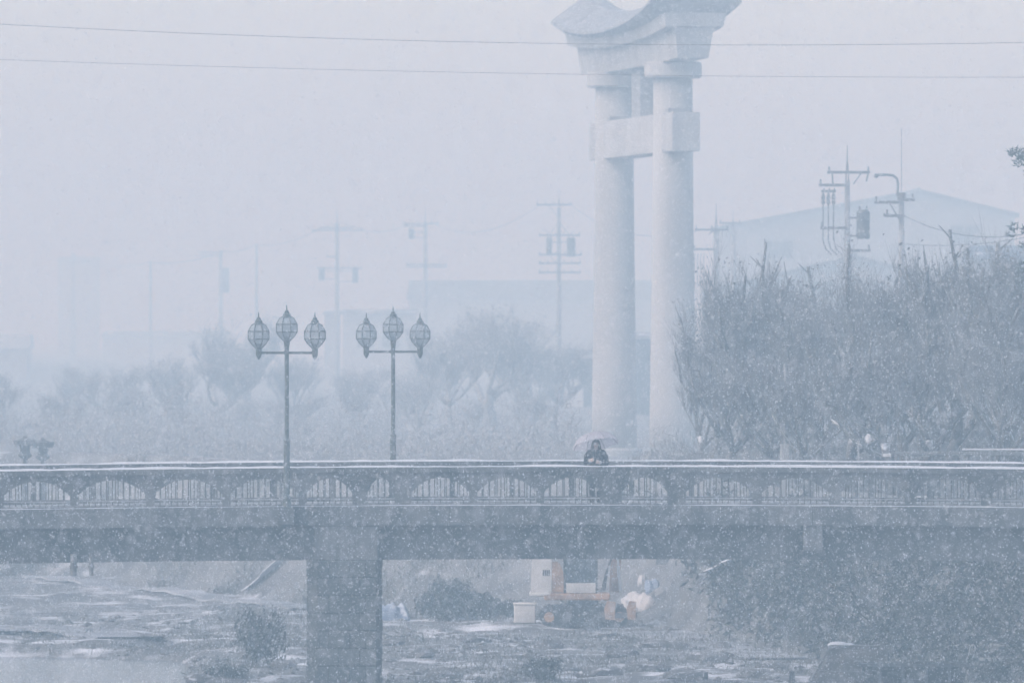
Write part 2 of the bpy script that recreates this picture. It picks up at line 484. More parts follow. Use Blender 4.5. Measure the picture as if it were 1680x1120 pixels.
for side, y0 in (('n', ND),):
    prev = XA
    for (xa, xb) in OPX + [(XB, XB)]:
        if xb > XB: continue
        # solid post before this opening
        w = xa - prev
        if w > 0.02:
            p = MB()
            xm = (prev + xa) / 2; cz = camber(xm)
            pr = -0.03 if w > 0.25 else 0.0
            p.box(prev - 0.002, xa + 0.002, y0 + pr, y0 + 0.22 - pr, ZB - 0.02 + cz, ZTOP + 0.01 + cz)
            p.build('parapet_post', 'concrete', bridge)
        prev = xb
        if xa >= XB: break
        xm = (xa + xb) / 2; cz = camber(xm)
        # spandrel: arch cut out of a slab
        N = 14
        poly = [(xa, ZTOP), (xb, ZTOP)]
        tops = []
        for i in range(N + 1):
            u = i / N
            x = xb + (xa - xb) * u
            z = ZS + (ZT - ZS) * (1 - abs(2 * u - 1) ** 2.2)
            poly.append((x, z)); tops.append((x, z))
        sp = MB()
        v = []; f = []
        for (yq) in (y0 + 0.03, y0 + 0.19):
            for (x, z) in tops: v.append((x, yq, z + cz))
            for (x, z) in tops: v.append((x, yq, ZTOP + cz))
        n1 = N + 1
        for i in range(N):
            f.append((i, i + 1, n1 + i + 1, n1 + i))
            o2 = 2 * n1
            f.append((o2 + i, o2 + n1 + i, o2 + n1 + i + 1, o2 + i + 1))
            f.append((i, o2 + i, o2 + i + 1, i + 1))
        sp.add(v, f)
        panel = sp.build('arch_panel', 'concrete', bridge)
        nb = max(3, int(round((xb - xa) / 0.152)))
        if abs(xm) < 15.5:
            for i in range(1, nb):
                u = i / nb
                h = ZS + (ZT - ZS) * (1 - abs(2 * u - 1) ** 2.2) - ZB
                link('bar', bar_mesh(h + 0.02), panel, (xa + (xb - xa) * u, y0 + 0.11, ZB - 0.01 + cz))
            lr = MB(); lr.box(xa, xb, y0 + 0.09, y0 + 0.125, 0.33 + cz, 0.36 + cz)
            lr.build('lower_rail', 'torii_roof', panel)

# far side: open railing under its coping
for k in range(22):
    xa = -17.6 + k * 1.6; cz = camber(xa)
    p = MB(); p.box(xa - 0.07, xa + 0.07, FD - 0.2, FD - 0.04, ZB - 0.02 + cz, 1.03 + cz); p = p.build('railing_post', 'concrete', bridge)
    for i in range(1, 8):
        link('bar', bar_mesh(0.82), p, (xa + 1.6 * i / 8, FD - 0.12, ZB - 0.01 + camber(xa + 1.6 * i / 8)))
# pier with block courses
px0, px1 = X_(503, ND), X_(618, ND)
pier = MB()
ch = 0.27
pl = [(px0 + 0.03, 200.2), (px0 + ch, 199.93), (px1 - 0.05, 199.93), (px1 - 0.03, 199.98), (px1 - 0.03, 208.7), (px0 + 0.03, 208.7)]
n = len(pl)
pier.add([(x, y, -6.5) for x, y in pl] + [(x, y, -1.24) for x, y in pl],
         [tuple(range(n))[::-1], tuple(range(n, 2 * n))] + [(i, (i + 1) % n, (i + 1) % n + n, i + n) for i in range(n)])
pier = pier.build('pier', 'mortar', bridge)
r = random.Random(5)
for c in range(9):
    zt = -1.245 - c * 0.452; zb = zt - 0.435
    xcur = px0 + ch + 0.005
    cuts = sorted([px0 + ch + (px1 - px0 - ch) * q for q in ((0.36, 0.72) if c % 2 else (0.2, 0.55, 0.82))])
    for xe in cuts + [px1]:
        s = MB(); s.bbox(xcur + 0.006, xe - 0.006, 199.80 - r.random() * 0.03, 200.1, zb + r.random() * 0.008, zt - r.random() * 0.008, 0.018)
        s.build('stone_block', 'stone', pier); xcur = xe
    # slanted corner stone
    s = MB()
    o = r.random() * 0.02
    q = [(px0 - o, 200.18), (px0 + ch - 0.005, 199.85 - o), (px0 + ch - 0.005, 200.15), (px0 + 0.1, 200.3)]
    s.add([(x, y, zb + 0.01) for x, y in q] + [(x, y, zt - 0.01) for x, y in q],
          [(3, 2, 1, 0), (4, 5, 6, 7), (0, 1, 5, 4), (1, 2, 6, 5), (2, 3, 7, 6), (3, 0, 4, 7)])
    s.build('stone_block', 'stone', pier)
    # right flank
    ycur = 200.12
    for ye in (202.1 + 0.4 * (c % 2), 204.3, 206.4 - 0.4 * (c % 2), 208.7):
        s = MB(); s.bbox(px1 - 0.2, px1 + 0.01 - r.random() * 0.02, ycur + 0.006, ye - 0.006, zb, zt - 0.006, 0.015)
        s.build('stone_block', 'stone', pier); ycur = ye
cap = MB(); cap.bbox(X_(516, ND), X_(620, ND), 199.94, 208.8, -1.222 + camber(-4), -0.34 + camber(-4), 0.02)
cap.build('pier_cap', 'streaked', bridge)
bb = MB(); bb.bbox(X_(1318, ND), X_(1350, ND), 199.96, 200.36, -0.99, -0.36, 0.02)
bb.build('drain_box', 'streaked', bridge)
bb = MB(); bb.box(X_(1315, ND), X_(1353, ND), 199.93, 200.37, -1.05, -0.995)
bb.build('drain_box_base', 'girder', bridge)
for pxc, w_ in ((122, 0.085), (151, 0.06)):
    x = X_(pxc, 200.6)
    b = MB(); b.tube([(x, 200.2, -1.0 + camber(x)), (x, 200.2, -1.56 + camber(x))], w_, 10)
    b.tube([(x, 200.2, -1.30 + camber(x)), (x, 200.2, -1.36 + camber(x))], w_ + 0.025, 10)
    b.build('drain_pipe', 'polesteel', bridge, smooth=False)
# right-hand abutment under the end of the bridge
ab = MB(); ab.bbox(19.5, 30, 199.95, 208.85, -6, -1.24, 0.03); ab.build('abutment', 'concrete', bridge)
ab = MB(); ab.bbox(-46, -40, 199.95, 208.85, -6, -1.24, 0.03); ab.build('abutment', 'concrete', bridge)

# ------------------------------------------------------------------ three-lantern street lamps
def lantern(parent, x, z):
    """z = height of the lamp's lower glass end"""
    l = MB()
    rr = [(0.07, 0.0), (0.20, 0.12), (0.285, 0.24), (0.285, 0.44), (0.19, 0.60), (0.10, 0.63)]
    l.lathe(rr, 8)
    g = l.build('lantern', 'lampglass', parent, loc=(x, 0, z))
    fr = MB()
    for k in range(8):
        an = 2 * math.pi * (k + 0.5) / 8
        fr.tube([(r_ * math.cos(an), r_ * math.sin(an), zz) for r_, zz in rr], 0.013, 4)
    for (r_, zz) in ((0.288, 0.24), (0.288, 0.44)):
        pts = [(r_ * math.cos(2 * math.pi * (k + 0.5) / 8), r_ * math.sin(2 * math.pi * (k + 0.5) / 8), zz) for k in range(8)]
        for k in range(8): fr.tube([pts[k], pts[(k + 1) % 8]], 0.015, 4)
    fr.build('lantern_frame', 'iron', g)
    cp = MB(); cp.lathe([(0.13, 0.60), (0.14, 0.635), (0.10, 0.66), (0.105, 0.70), (0.06, 0.74), (0.062, 0.77), (0.02, 0.80), (0.012, 0.93)], 8)
    cp.build('lantern_cap', 'iron', g)
    sk = MB(); sk.lathe([(0.05, -0.0), (0.05, 0.1), (0.035, 0.13)], 8); sk.build('lamp_socket', 'iron', g)

def street_lamp(loc, label, sx=1.0):
    t = thing('street_lamp', label, 'street lamp', loc, 0, 'three-lantern lamps on the bridge')
    AZ = 4.07 - loc[2]
    p = MB(); p.lathe([(0.060, 0.0), (0.058, AZ - 2.24), (0.056, AZ + 0.0), (0.050, AZ + 0.08)], 12); p.build('pole', 'iron', t, True)
    c = MB(); c.lathe([(0.11, 0.0), (0.11, 0.25), (0.085, 0.3), (0.082, AZ - 2.27), (0.095, AZ - 2.25), (0.070, AZ - 2.21)], 12); c.build('pole_base', 'iron', t)
    a = MB(); a.tube([(-0.72, 0, AZ), (0.72, 0, AZ)], 0.032, 8)
    a.tube([(-0.05, 0, AZ - 0.05), (-0.05, 0, AZ + 0.05)], 0.03, 6); a.build('cross_arm', 'iron', t)
    cu = MB(); cu.lathe([(0.055, 0.05), (0.062, 0.10), (0.075, 0.22), (0.085, 0.31)], 10, (0, 0, AZ)); cu.build('centre_cup', 'iron', t)
    for sx_ in (-0.72, 0.72):
        s = MB(); s.lathe([(0.012, -0.18), (0.05, -0.12), (0.078, -0.06), (0.078, 0.08), (0.085, 0.14)], 10, (sx_, 0, AZ)); s.build('lantern_cup', 'iron', t)
        lantern(t, sx_, AZ + 0.11)
    lantern(t, 0, AZ + 0.29)
    bk = MB(); bk.box(-0.13, 0.13, -0.13, 0.13, -0.06, 0.0); bk.build('base_plate', 'iron', t)
    return t
x1_ = X_(470.5, 199.7)
street_lamp((x1_, 199.70, 0.17 + camber(x1_)), 'three-lantern iron lamp post standing in front of the near balustrade')
x2_ = X_(645, 209.1)
street_lamp((x2_, 209.10, 0.17 + camber(x2_)), 'three-lantern iron lamp post rising behind the far balustrade')
for xx, yq in ((x1_, 199.6), (x2_, 209.0)):
    c_ = camber(xx); b = MB(); b.bbox(xx - 0.2, xx + 0.2, yq - 0.12, yq + 0.28, -0.30 + c_, 0.11 + c_, 0.02); b.build('lamp_bracket', 'concrete', bridge)

# ------------------------------------------------------------------ the great torii, seen almost end-on
D1, D2 = 302.0, 314.0
TF = 1.29                      # the gate is some 23 m tall
near_p = Vector((X_(1104, D1), D1)); far_p = Vector((X_(1008, D2), D2))
mid = (near_p + far_p) / 2
ax = (near_p - far_p); half = ax.length / 2
ang = math.atan2(ax.y, ax.x)
torii = thing('torii', 'giant pale concrete torii gate rising behind the bridge', 'torii', (mid.x * TF, mid.y * TF, -1.74), ang)
torii.scale = (TF, TF, TF)
# local x runs along the crossbeam (+ = near), local z from the ground at -0.3
def tz(z): return z + 0.3
for s_ in (1, -1):
    b = MB()
    b.lathe([(0.93, 0.0), (0.90, 2.0), (0.80, 9.0), (0.76, tz(14.45))], 32, (s_ * half, 0, 0)); b.build('pillar', 'torii', torii, True)
    b = MB(); b.lathe([(1.15, -0.2), (1.15, 0.12), (1.0, 0.2)], 24, (s_ * half, 0, 0)); b.build('pillar_foot', 'torii', torii)
    b = MB(); b.lathe([(1.05, tz(14.38)), (1.12, tz(14.44)), (1.12, tz(14.94)), (1.05, tz(15.0))], 32, (s_ * half, 0, 0)); b.build('pillar_ring', 'torii', torii)
    for q in (1, -1):
        b = MB(); b.bbox(s_ * half + q * 0.98 - 0.22, s_ * half + q * 0.98 + 0.22, -0.45, 0.45, tz(13.005), tz(13.2), 0.03); b.build('wedge', 'torii_roof', torii)
b = MB(); b.bbox(-half - 2.6, half + 2.6, -0.55, 0.55, tz(11.50), tz(13.0), 0.03); b.build('tie_beam', 'torii', torii)
b = MB(); b.bbox(-0.9, 0.9, -0.30, 0.30, tz(13.005), tz(14.94), 0.02); b.build('centre_strut', 'torii_roof', torii)
HL = half + 4.2
def swept(name, m, prof, tip=0.0):
    """prof: (y, z_mid, z_rise) closed outline, bent up toward the ends"""
    N = 40; b = MB(); v = []; f = []; k = len(prof)
    for i in range(N + 1):
        t = -1 + 2 * i / N
        cv = abs(t) ** 2.3
        for (y, z, rise, lean) in prof:
            v.append((t * (HL + lean), y, tz(z + rise * cv)))
    for i in range(N):
        for j in range(k):
            j2 = (j + 1) % k
            f.append((i * k + j, i * k + j2, (i + 1) * k + j2, (i + 1) * k + j))
    f.append(tuple(range(k))); f.append(tuple(N * k + j for j in range(k))[::-1])
    b.add(v, f); return b.build(name, m, torii)
swept('lower_lintel', 'torii', [(-0.60, 14.95, 0.08, -0.2), (0.60, 14.95, 0.08, -0.2), (0.76, 15.85, 0.33, 0.0), (-0.76, 15.85, 0.33, 0.0)])
swept('upper_lintel', 'torii', [(-1.12, 15.855, 0.36, 0.1), (1.12, 15.855, 0.36, 0.1), (1.22, 16.25, 0.49, 0.2), (-1.22, 16.25, 0.49, 0.2)])
swept('roof_cap', 'torii_roof', [(-1.28, 16.255, 0.50, 0.2), (1.28, 16.255, 0.50, 0.2), (1.78, 16.36, 0.76, 0.35), (1.74, 16.46, 0.80, 0.35), (0.35, 17.26, 1.0, 0.5), (-0.35, 17.26, 1.0, 0.5), (-1.74, 16.46, 0.80, 0.35), (-1.78, 16.36, 0.76, 0.35)])

# ------------------------------------------------------------------ person under an umbrella
def remeshed(name, parts_fn, vox, m, parent, smooth=True):
    b = MB(); parts_fn(b)
    me = bpy.data.meshes.new(name); me.from_pydata(b.v, [], b.f)
    bm = bmesh.new(); bm.from_mesh(me); bmesh.ops.recalc_face_normals(bm, faces=bm.faces[:]); bm.to_mesh(me); bm.free()
    o = bpy.data.objects.new(name, me); COL.objects.link(o)
    md = o.modifiers.new('r', 'REMESH'); md.mode = 'VOXEL'; md.voxel_size = vox
    sm = o.modifiers.new('s', 'SMOOTH'); sm.factor = 0.5; sm.iterations = 3
    dg = bpy.context.evaluated_depsgraph_get()
    me2 = bpy.data.meshes.new_from_object(o.evaluated_get(dg))
    o.modifiers.clear(); o.data = me2; me2.name = name
    me2.materials.clear(); me2.materials.append(M[m])
    if smooth: me2.polygons.foreach_set('use_smooth', [True] * len(me2.polygons))
    o.parent = parent
    return o

def chain(b, pts, rads, n=10):
    b.tube(pts, rads, n)
    for p, r_ in zip(pts, rads): b.ell(p, (r_, r_, r_), n, 6)

PX, PY = X_(978, 203), 203.0
PZ = 0.10 + camber(PX)
person = thing('person', 'person in a dark coat walking the bridge under an umbrella', 'person', (PX, PY, PZ), R(-4))
person.scale = (1.14, 1.10, 1.04)
# faces -y (towards the camera); the hand with the umbrella is in front of the chest
HAND = Vector((-0.06, -0.24, 1.13))
HAND2 = Vector((0.035, -0.22, 1.08))
def finger_set(b, hand, axis_x, ups):
    """four fingers of different lengths curled round a vertical handle, and a thumb"""
    for k, L in enumerate((0.88, 1.0, 0.95, 0.76)):
        z = hand.z + 0.032 - k * 0.020
        p = [hand + Vector((axis_x * 0.030, 0.012, 0))]
        pts = [Vector((hand.x + axis_x * 0.034, hand.y + 0.012, z)), Vector((hand.x + axis_x * 0.022, hand.y - 0.026 * L, z)),
               Vector((hand.x - axis_x * 0.010, hand.y - 0.032 * L, z - 0.002)), Vector((hand.x - axis_x * 0.027 * L, hand.y - 0.014, z - 0.004))]
        chain(b, pts, [0.0095, 0.0092, 0.0085, 0.0075], 6)
    tp = [Vector((hand.x + axis_x * 0.030, hand.y + 0.016, hand.z + 0.012)), Vector((hand.x + axis_x * 0.008, hand.y - 0.022, hand.z + 0.045)), Vector((hand.x - axis_x * 0.014, hand.y - 0.026, hand.z + 0.056))]
    chain(b, tp, [0.012, 0.0105, 0.009], 6)
    b.ell((hand.x + axis_x * 0.036, hand.y + 0.010, hand.z), (0.016, 0.030, 0.045), 8, 6)
def body(b):
    # torso, neck
    chain(b, [(0, 0.01, 0.86), (0, 0.01, 1.0), (0, 0.0, 1.15), (0, 0.005, 1.28), (0, 0.015, 1.34)], [0.135, 0.115, 0.12, 0.125, 0.085], 12)
    chain(b, [(0, 0.015, 1.33), (0, 0.005, 1.44)], [0.055, 0.046], 10)
    # head: skull, jaw, nose, ears
    b.ell((0, 0.010, 1.545), (0.074, 0.092, 0.082), 14, 10)
    b.ell((0, -0.022, 1.495), (0.056, 0.062, 0.068), 12, 8)
    b.ell((0, -0.050, 1.452), (0.028, 0.026, 0.020), 8, 6)
    b.ell((0, -0.090, 1.506), (0.012, 0.018, 0.016), 8, 6); b.tube([(0, -0.078, 1.535), (0, -0.092, 1.508)], [0.007, 0.010], 6)
    for s in (-1, 1): b.ell((s * 0.076, 0.005, 1.52), (0.010, 0.018, 0.030), 6, 6)
    # arms: both bent so that the hands meet on the handle
    for s, h in ((-1, HAND), (1, HAND2)):
        chain(b, [(s * 0.165, 0.01, 1.31), (s * 0.215, 0.03, 1.06), (h.x + s * 0.06, h.y + 0.05, h.z - 0.02), (h.x + s * 0.040, h.y + 0.018, h.z)], [0.055, 0.043, 0.030, 0.024], 8)
        chain(b, [(0, 0.01, 1.32), (s * 0.165, 0.01, 1.31)], [0.07, 0.055], 8)
        finger_set(b, h, s, 0)
    # legs in mid stride
    chain(b, [(-0.085, 0.0, 0.86), (-0.090, -0.06, 0.48), (-0.085, -0.06, 0.09)], [0.085, 0.058, 0.040], 10)
    chain(b, [(0.085, 0.0, 0.86), (0.075, 0.02, 0.47), (0.065, 0.14, 0.10)], [0.085, 0.058, 0.040], 10)
    for fx, fy in ((-0.087, -0.06), (0.065, 0.14)):
        chain(b, [(fx, fy + 0.03, 0.045), (fx, fy - 0.06, 0.040), (fx, fy - 0.13, 0.030)], [0.038, 0.036, 0.028], 8)
bod = remeshed('body', body, 0.006, 'skin', person)
def coat(b):
    # long jacket, wider toward the hem
    pr = [(0.56, 0.185, 0.155), (0.75, 0.180, 0.15), (0.95, 0.158, 0.14), (1.12, 0.165, 0.145), (1.26, 0.185, 0.135), (1.34, 0.155, 0.11), (1.39, 0.085, 0.085)]
    v = []; f = []; n = 20
    for z, rx, ry in pr:
        for k in range(n):
            a = 2 * math.pi * k / n
            v.append((rx * math.cos(a), 0.01 + ry * math.sin(a), z))
    for i in range(len(pr) - 1):
        for k in range(n): f.append((i * n + k, i * n + (k + 1) % n, (i + 1) * n + (k + 1) % n, (i + 1) * n + k))
    f.append(tuple(range(n))); f.append(tuple((len(pr) - 1) * n + k for k in range(n)))
    b.add(v, f)
    for s, h in ((-1, HAND), (1, HAND2)):
        chain(b, [(s * 0.145, 0.01, 1.315), (s * 0.20, 0.015, 1.22), (s * 0.232, 0.035, 1.05), (s * 0.16, -0.08, 1.055), (h.x + s * 0.072, h.y + 0.055, h.z - 0.025)], [0.078, 0.077, 0.066, 0.058, 0.048], 10)
    # hood lying round the neck, collar
    b.ell((0, 0.06, 1.38), (0.125, 0.075, 0.06), 12, 8)
    for s in (-1, 1): chain(b, [(s * 0.09, 0.05, 1.40), (s * 0.075, -0.06, 1.37), (s * 0.03, -0.12, 1.31)], [0.035, 0.032, 0.028], 8)
    # skirt of the coat swinging out on one side
    b.ell((-0.15, 0.03, 0.62), (0.07, 0.09, 0.10), 8, 6)
ct = remeshed('coat', coat, 0.011, 'coat', person)
def trousers(b):
    chain(b, [(-0.085, 0.0, 0.84), (-0.090, -0.062, 0.48), (-0.085, -0.060, 0.10)], [0.10, 0.076, 0.062], 12)
    chain(b, [(0.085, 0.0, 0.84), (0.075, 0.018, 0.47), (0.065, 0.138, 0.11)], [0.10, 0.076, 0.062], 12)
    b.ell((0, 0.01, 0.84), (0.15, 0.12, 0.10), 12, 8)
remeshed('trousers', trousers, 0.011, 'trouser', person)
for fx, fy in ((-0.087, -0.06), (0.065, 0.14)):
    def boot(b, fx=fx, fy=fy):
        chain(b, [(fx, fy + 0.035, 0.055), (fx, fy - 0.06, 0.050), (fx, fy - 0.145, 0.040)], [0.050, 0.047, 0.038], 10)
        chain(b, [(fx, fy + 0.02, 0.05), (fx, fy, 0.18)], [0.05, 0.055], 10)
        b.box(fx - 0.04, fx + 0.04, fy - 0.17, fy + 0.075, 0.0, 0.03)
    remeshed('boot', boot, 0.010, 'shoe', person)
def hair(b):
    b.ell((0, 0.035, 1.560), (0.092, 0.098, 0.090), 14, 10)
    for s in (-1, 1):
        chain(b, [(s * 0.070, -0.030, 1.575), (s * 0.086, -0.040, 1.50), (s * 0.094, -0.052, 1.40), (s * 0.092, -0.095, 1.28), (s * 0.088, -0.125, 1.18)], [0.020, 0.024, 0.034, 0.036, 0.018], 8)
        chain(b, [(s * 0.062, -0.062, 1.600), (s * 0.070, -0.062, 1.55)], [0.016, 0.012], 6)
    chain(b, [(0, 0.09, 1.55), (0, 0.11, 1.40), (0, 0.13, 1.22)], [0.08, 0.085, 0.05], 10)
    for k in range(5):
        x = -0.05 + k * 0.025
        chain(b, [(x, -0.050, 1.625), (x * 1.1, -0.083, 1.592), (x * 1.15, -0.090, 1.562)], [0.016, 0.014, 0.008], 6)
remeshed('hair', hair, 0.006, 'hair', person)
for s in (-1, 1):
    b = MB(); b.ell((s * 0.029, -0.080, 1.532), (0.013, 0.007, 0.006), 8, 6); b.build('eye', 'hair', person)
    b = MB(); b.tube([(s * 0.014, -0.086, 1.552), (s * 0.042, -0.076, 1.552)], 0.004, 5); b.build('eyebrow', 'hair', person)
b = MB(); b.ell((0, -0.082, 1.474), (0.020, 0.007, 0.007), 8, 6); b.build('mouth', 'lip', person)
def glove(b):
    for s, h in ((-1, HAND), (1, HAND2)):
        chain(b, [(h.x + s * 0.066, h.y + 0.045, h.z - 0.02), (h.x + s * 0.050, h.y + 0.03, h.z - 0.008)], [0.052, 0.050], 10)
for s, h in ((-1, HAND), (1, HAND2)):
    b = MB(); b.tube([(h.x + s * 0.068, h.y + 0.050, h.z - 0.022), (h.x + s * 0.046, h.y + 0.026, h.z - 0.005)], [0.050, 0.047], 12); b.build('cuff', 'cuff', person)

# umbrella: hand position in world space
Rz = Matrix.Rotation(R(-4), 3, 'Z')
hw = Vector((PX, PY, PZ)) + Rz @ Vector((HAND.x * 1.14, HAND.y * 1.10, HAND.z * 1.04))
apex = Vector((X_(974, 203), hw.y + 0.30, Z_(709, 203)))
axu = (apex - hw).normalized()
tilt_q = Vector((0, 0, 1)).rotation_difference(Vector((-0.165, 0.26, 1)).normalized())
um = thing('umbrella', 'open translucent white umbrella held by the person on the bridge', 'umbrella', apex)
um.rotation_mode = 'QUATERNION'; um.rotation_quaternion = tilt_q
UR, UH, NS = 0.63, 0.35, 8
def upt(k, u):
    a = 2 * math.pi * (k + 0.5) / NS
    r_ = UR * math.sin(u * 1.25) / math.sin(1.25)
    z = -UH * (1 - math.cos(u * 1.25)) / (1 - math.cos(1.25))
    return Vector((r_ * math.cos(a), r_ * math.sin(a), z))
for k in range(NS):
    b = MB(); v = []; f = []; NU, NW = 8, 5
    for i in range(NU + 1):
        u = 0.02 + 0.98 * i / NU
        A, B_ = upt(k, u), upt(k + 1, u)
        for j in range(NW + 1):
            w = j / NW
            p = A.lerp(B_, w); bul = 4 * w * (1 - w)
            p = p * (1 + 0.03 * bul * u) ; p.z += 0.018 * bul * u * u + 0.02 * bul * (u > 0.99)
            v.append(p)
    for i in range(NU):
        for j in range(NW): f.append((i * (NW + 1) + j, i * (NW + 1) + j + 1, (i + 1) * (NW + 1) + j + 1, (i + 1) * (NW + 1) + j))
    b.add(v, f); b.build('canopy_panel', 'brolly', um, True)
for k in range(NS):
    b = MB(); b.tube([upt(k, 0.05 + 0.95 * i / 6) - Vector((0, 0, 0.006)) for i in range(7)], 0.008, 5); b.build('rib', 'chrome', um)
    b = MB(); b.tube([Vector((0, 0, -0.36)), upt(k, 0.55) - Vector((0, 0, 0.008))], 0.003, 4); b.build('stretcher', 'chrome', um)
inv = tilt_q.to_matrix().inverted()
hl = inv @ (hw - apex)
b = MB(); b.tube([(0, 0, 0.05), (0, 0, -0.05), tuple(hl * 0.5), tuple(hl)], [0.006, 0.007, 0.007, 0.007], 8); b.build('shaft', 'chrome', um)
b = MB()
dn = hl.normalized()
hp = [hl + dn * (-0.07), hl + dn * 0.03, hl + dn * 0.10, hl + dn * 0.14 + Vector((0.02, -0.01, 0)), hl + dn * 0.15 + Vector((0.05, -0.01, 0)), hl + dn * 0.12 + Vector((0.065, -0.01, 0))]
b.tube(hp, 0.012, 8); b.build('handle', 'plastic', um)
b = MB(); b.lathe([(0.012, 0.0), (0.012, 0.02), (0.005, 0.03), (0.004, 0.07)], 8); b.build('tip', 'plastic', um)

# ------------------------------------------------------------------ utility poles and lines
def utility_pole(px, top, d, label, arms=(), cans=(), braces=(), spike=True, base=-1.9, rad=0.17, extra=None):
    X, Zt = X_(px, d), Z_(top, d)
    u = d / K
    t = thing('utility_pole', label, 'utility pole', (X, d, base), 0, 'utility poles behind the bridge')
    H = Zt - base
    sp = min(1.6, H * 0.13) if spike else 0
    b = MB(); b.tube([(0, 0, 0), (0, 0, H - sp)], [rad, rad * 0.66], 12); b.build('pole', 'polecon', t, True)
    if sp:
        b = MB(); b.tube([(-0.06, 0, H - sp - 0.3), (-0.05, 0, H - sp + 0.3), (0, 0, H - sp * 0.4), (0, 0, H)], [0.03, 0.03, 0.03, 0.018], 6)
        b.tube([(0.06, 0, H - sp - 0.3), (0.05, 0, H - sp + 0.3), (0, 0, H - sp * 0.42)], 0.03, 6); b.build('top_spike', 'polesteel', t)
    def lz(py): return Z_(py, d) - base
    for (py, xa, xb) in arms:
        xa_, xb_ = (xa - px) * u, (xb - px) * u
        b = MB(); b.box(xa_, xb_, -rad - 0.11, -rad, lz(py) - 0.06, lz(py) + 0.06); a = b.build('crossarm', 'polesteel', t)
        for xi in np.linspace(xa_ + 0.08, xb_ - 0.08, max(2, int((xb_ - xa_) / 0.55))):
            if abs(xi) < 0.2: continue
            b = MB(); b.lathe([(0.02, 0), (0.055, 0.05), (0.035, 0.1), (0.055, 0.13), (0.03, 0.2)], 6, (xi, -rad - 0.055, lz(py) + 0.06)); b.build('insulator', 'polesteel', a)
    for (pxa, pya, pxb, pyb) in braces:
        b = MB(); b.tube([((pxa - px) * u, -rad - 0.05, lz(pya)), ((pxb - px) * u, -rad - 0.05, lz(pyb))], 0.03, 5); b.build('brace', 'polesteel', t)
    for (pxc, pya, pyb, r_) in cans:
        b = MB(); x = (pxc - px) * u; z1, z0 = lz(pya), lz(pyb)
        b.lathe([(r_ * 0.85, z0), (r_, z0 + 0.06), (r_, z1 - 0.12), (r_ * 1.06, z1 - 0.10), (r_ * 1.06, z1 - 0.04), (r_ * 0.5, z1 + 0.05)], 14, (x, -0.05, 0)); c = b.build('transformer', 'polesteel', t, True)
        for q in (-1, 1):
            b = MB(); b.lathe([(0.05, 0), (0.07, 0.06), (0.04, 0.1), (0.06, 0.14), (0.025, 0.22)], 6, (x + q * r_ * 0.5, -0.05, z1)); b.build('bushing', 'polesteel', c)
        for zq in (z0 + 0.1, z1 - 0.35):
            b = MB(); b.box(min(x, 0), max(x, 0), -0.06, 0.06, zq, zq + 0.08); b.build('bracket', 'polesteel', c)
    if extra: extra(t, lambda q: (q - px) * u, lz)
    return t
def pole_a(t, lx, lz):
    for k, q in enumerate((1350, 1358.5, 1367)):
        b = MB(); b.tube([(lx(q + 2), -0.3, lz(309)), (lx(q), -0.3, lz(316)), (lx(q), -0.3, lz(395 - k * 2)), (lx(q + 4), -0.25, lz(408)), (lx(q + 14), -0.2, lz(418))], 0.028, 6); b.build('drop_cable', 'cable', t)
        b = MB(); b.lathe([(0.05, 0), (0.10, 0.1), (0.06, 0.2), (0.10, 0.3), (0.05, 0.5)], 8, (lx(q), -0.3, lz(336))); b.build('fuse_cutout', 'polesteel', t)
    b = MB(); b.box(lx(1347), lx(1371), -0.34, -0.26, lz(316), lz(312)); b.build('cutout_rail', 'polesteel', t)
    b = MB(); b.tube([(lx(1365), -0.25, lz(284)), (lx(1366), -0.25, lz(303))], 0.04, 6); b.build('hanging_insulator', 'polesteel', t)
    b = MB(); b.tube([(lx(1424), -0.25, lz(284)), (lx(1421), -0.25, lz(298))], 0.04, 6); b.build('hanging_insulator', 'polesteel', t)
utility_pole(1390, 238, 345, 'utility pole with one big transformer, its cables dropping at its left side', arms=((283, 1357, 1427), (304, 1343, 1389), (374, 1345, 1389), (411, 1390, 1428)),
             cans=((1416, 346, 392, 0.30),), braces=((1400, 302, 1412, 285),), extra=pole_a)
def pole_b(t, lx, lz):
    b = MB(); b.tube([(lx(1472), -0.1, lz(322)), (lx(1473), -0.1, lz(302)), (lx(1471), -0.1, lz(293)), (lx(1465), -0.1, lz(288)), (lx(1455), -0.1, lz(287)), (lx(1440), -0.1, lz(287))], 0.055, 8); l = b.build('lamp_arm', 'polesteel', t)
    b = MB(); b.ell((lx(1437.5), -0.1, lz(288.5)), (0.10, 0.10, 0.10), 10, 6); b.build('lamp_head', 'polesteel', t)
    b = MB(); b.tube([(0, 0, lz(318)), (0, 0, lz(210))], 0.014, 5); b.build('antenna', 'polesteel', t)
    b = MB(); b.lathe([(0.17, 0), (0.19, 0.1), (0.17, 0.3)], 10, (0, 0, lz(328))); b.build('pole_cap', 'polesteel', t)
    b = MB(); b.box(lx(1449), lx(1457), -0.3, -0.1, lz(356), lz(350)); b.build('junction_box', 'polesteel', t)
utility_pole(1479, 316, 330, 'pole with a curved street-lamp arm and thin antenna above the bare trees', arms=((332, 1434, 1479), (328, 1480, 1500), (354, 1452, 1478)), braces=((1459, 333, 1476, 362),), spike=False, extra=pole_b)
def drop(lx, lz, q):
    b = MB(); b.tube([(lx(q + 1), -0.3, lz(415)), (lx(q), -0.3, lz(424)), (lx(q), -0.3, lz(470))], 0.025, 6); return b
def pole_c(t, lx, lz):
    for q in (1139, 1144, 1149, 1154): drop(lx, lz, q).build('drop_cable', 'cable', t)
utility_pole(1175, 335, 480, 'slim utility pole nearest the torii on its gabled-house side', arms=((377, 1140, 1195), (409, 1137, 1174)), rad=0.24, braces=((1162, 385, 1172, 377),), extra=pole_c)
utility_pole(1203, 345, 600, 'faint utility pole in front of the gabled house end', arms=((366, 1180, 1215),), rad=0.3)
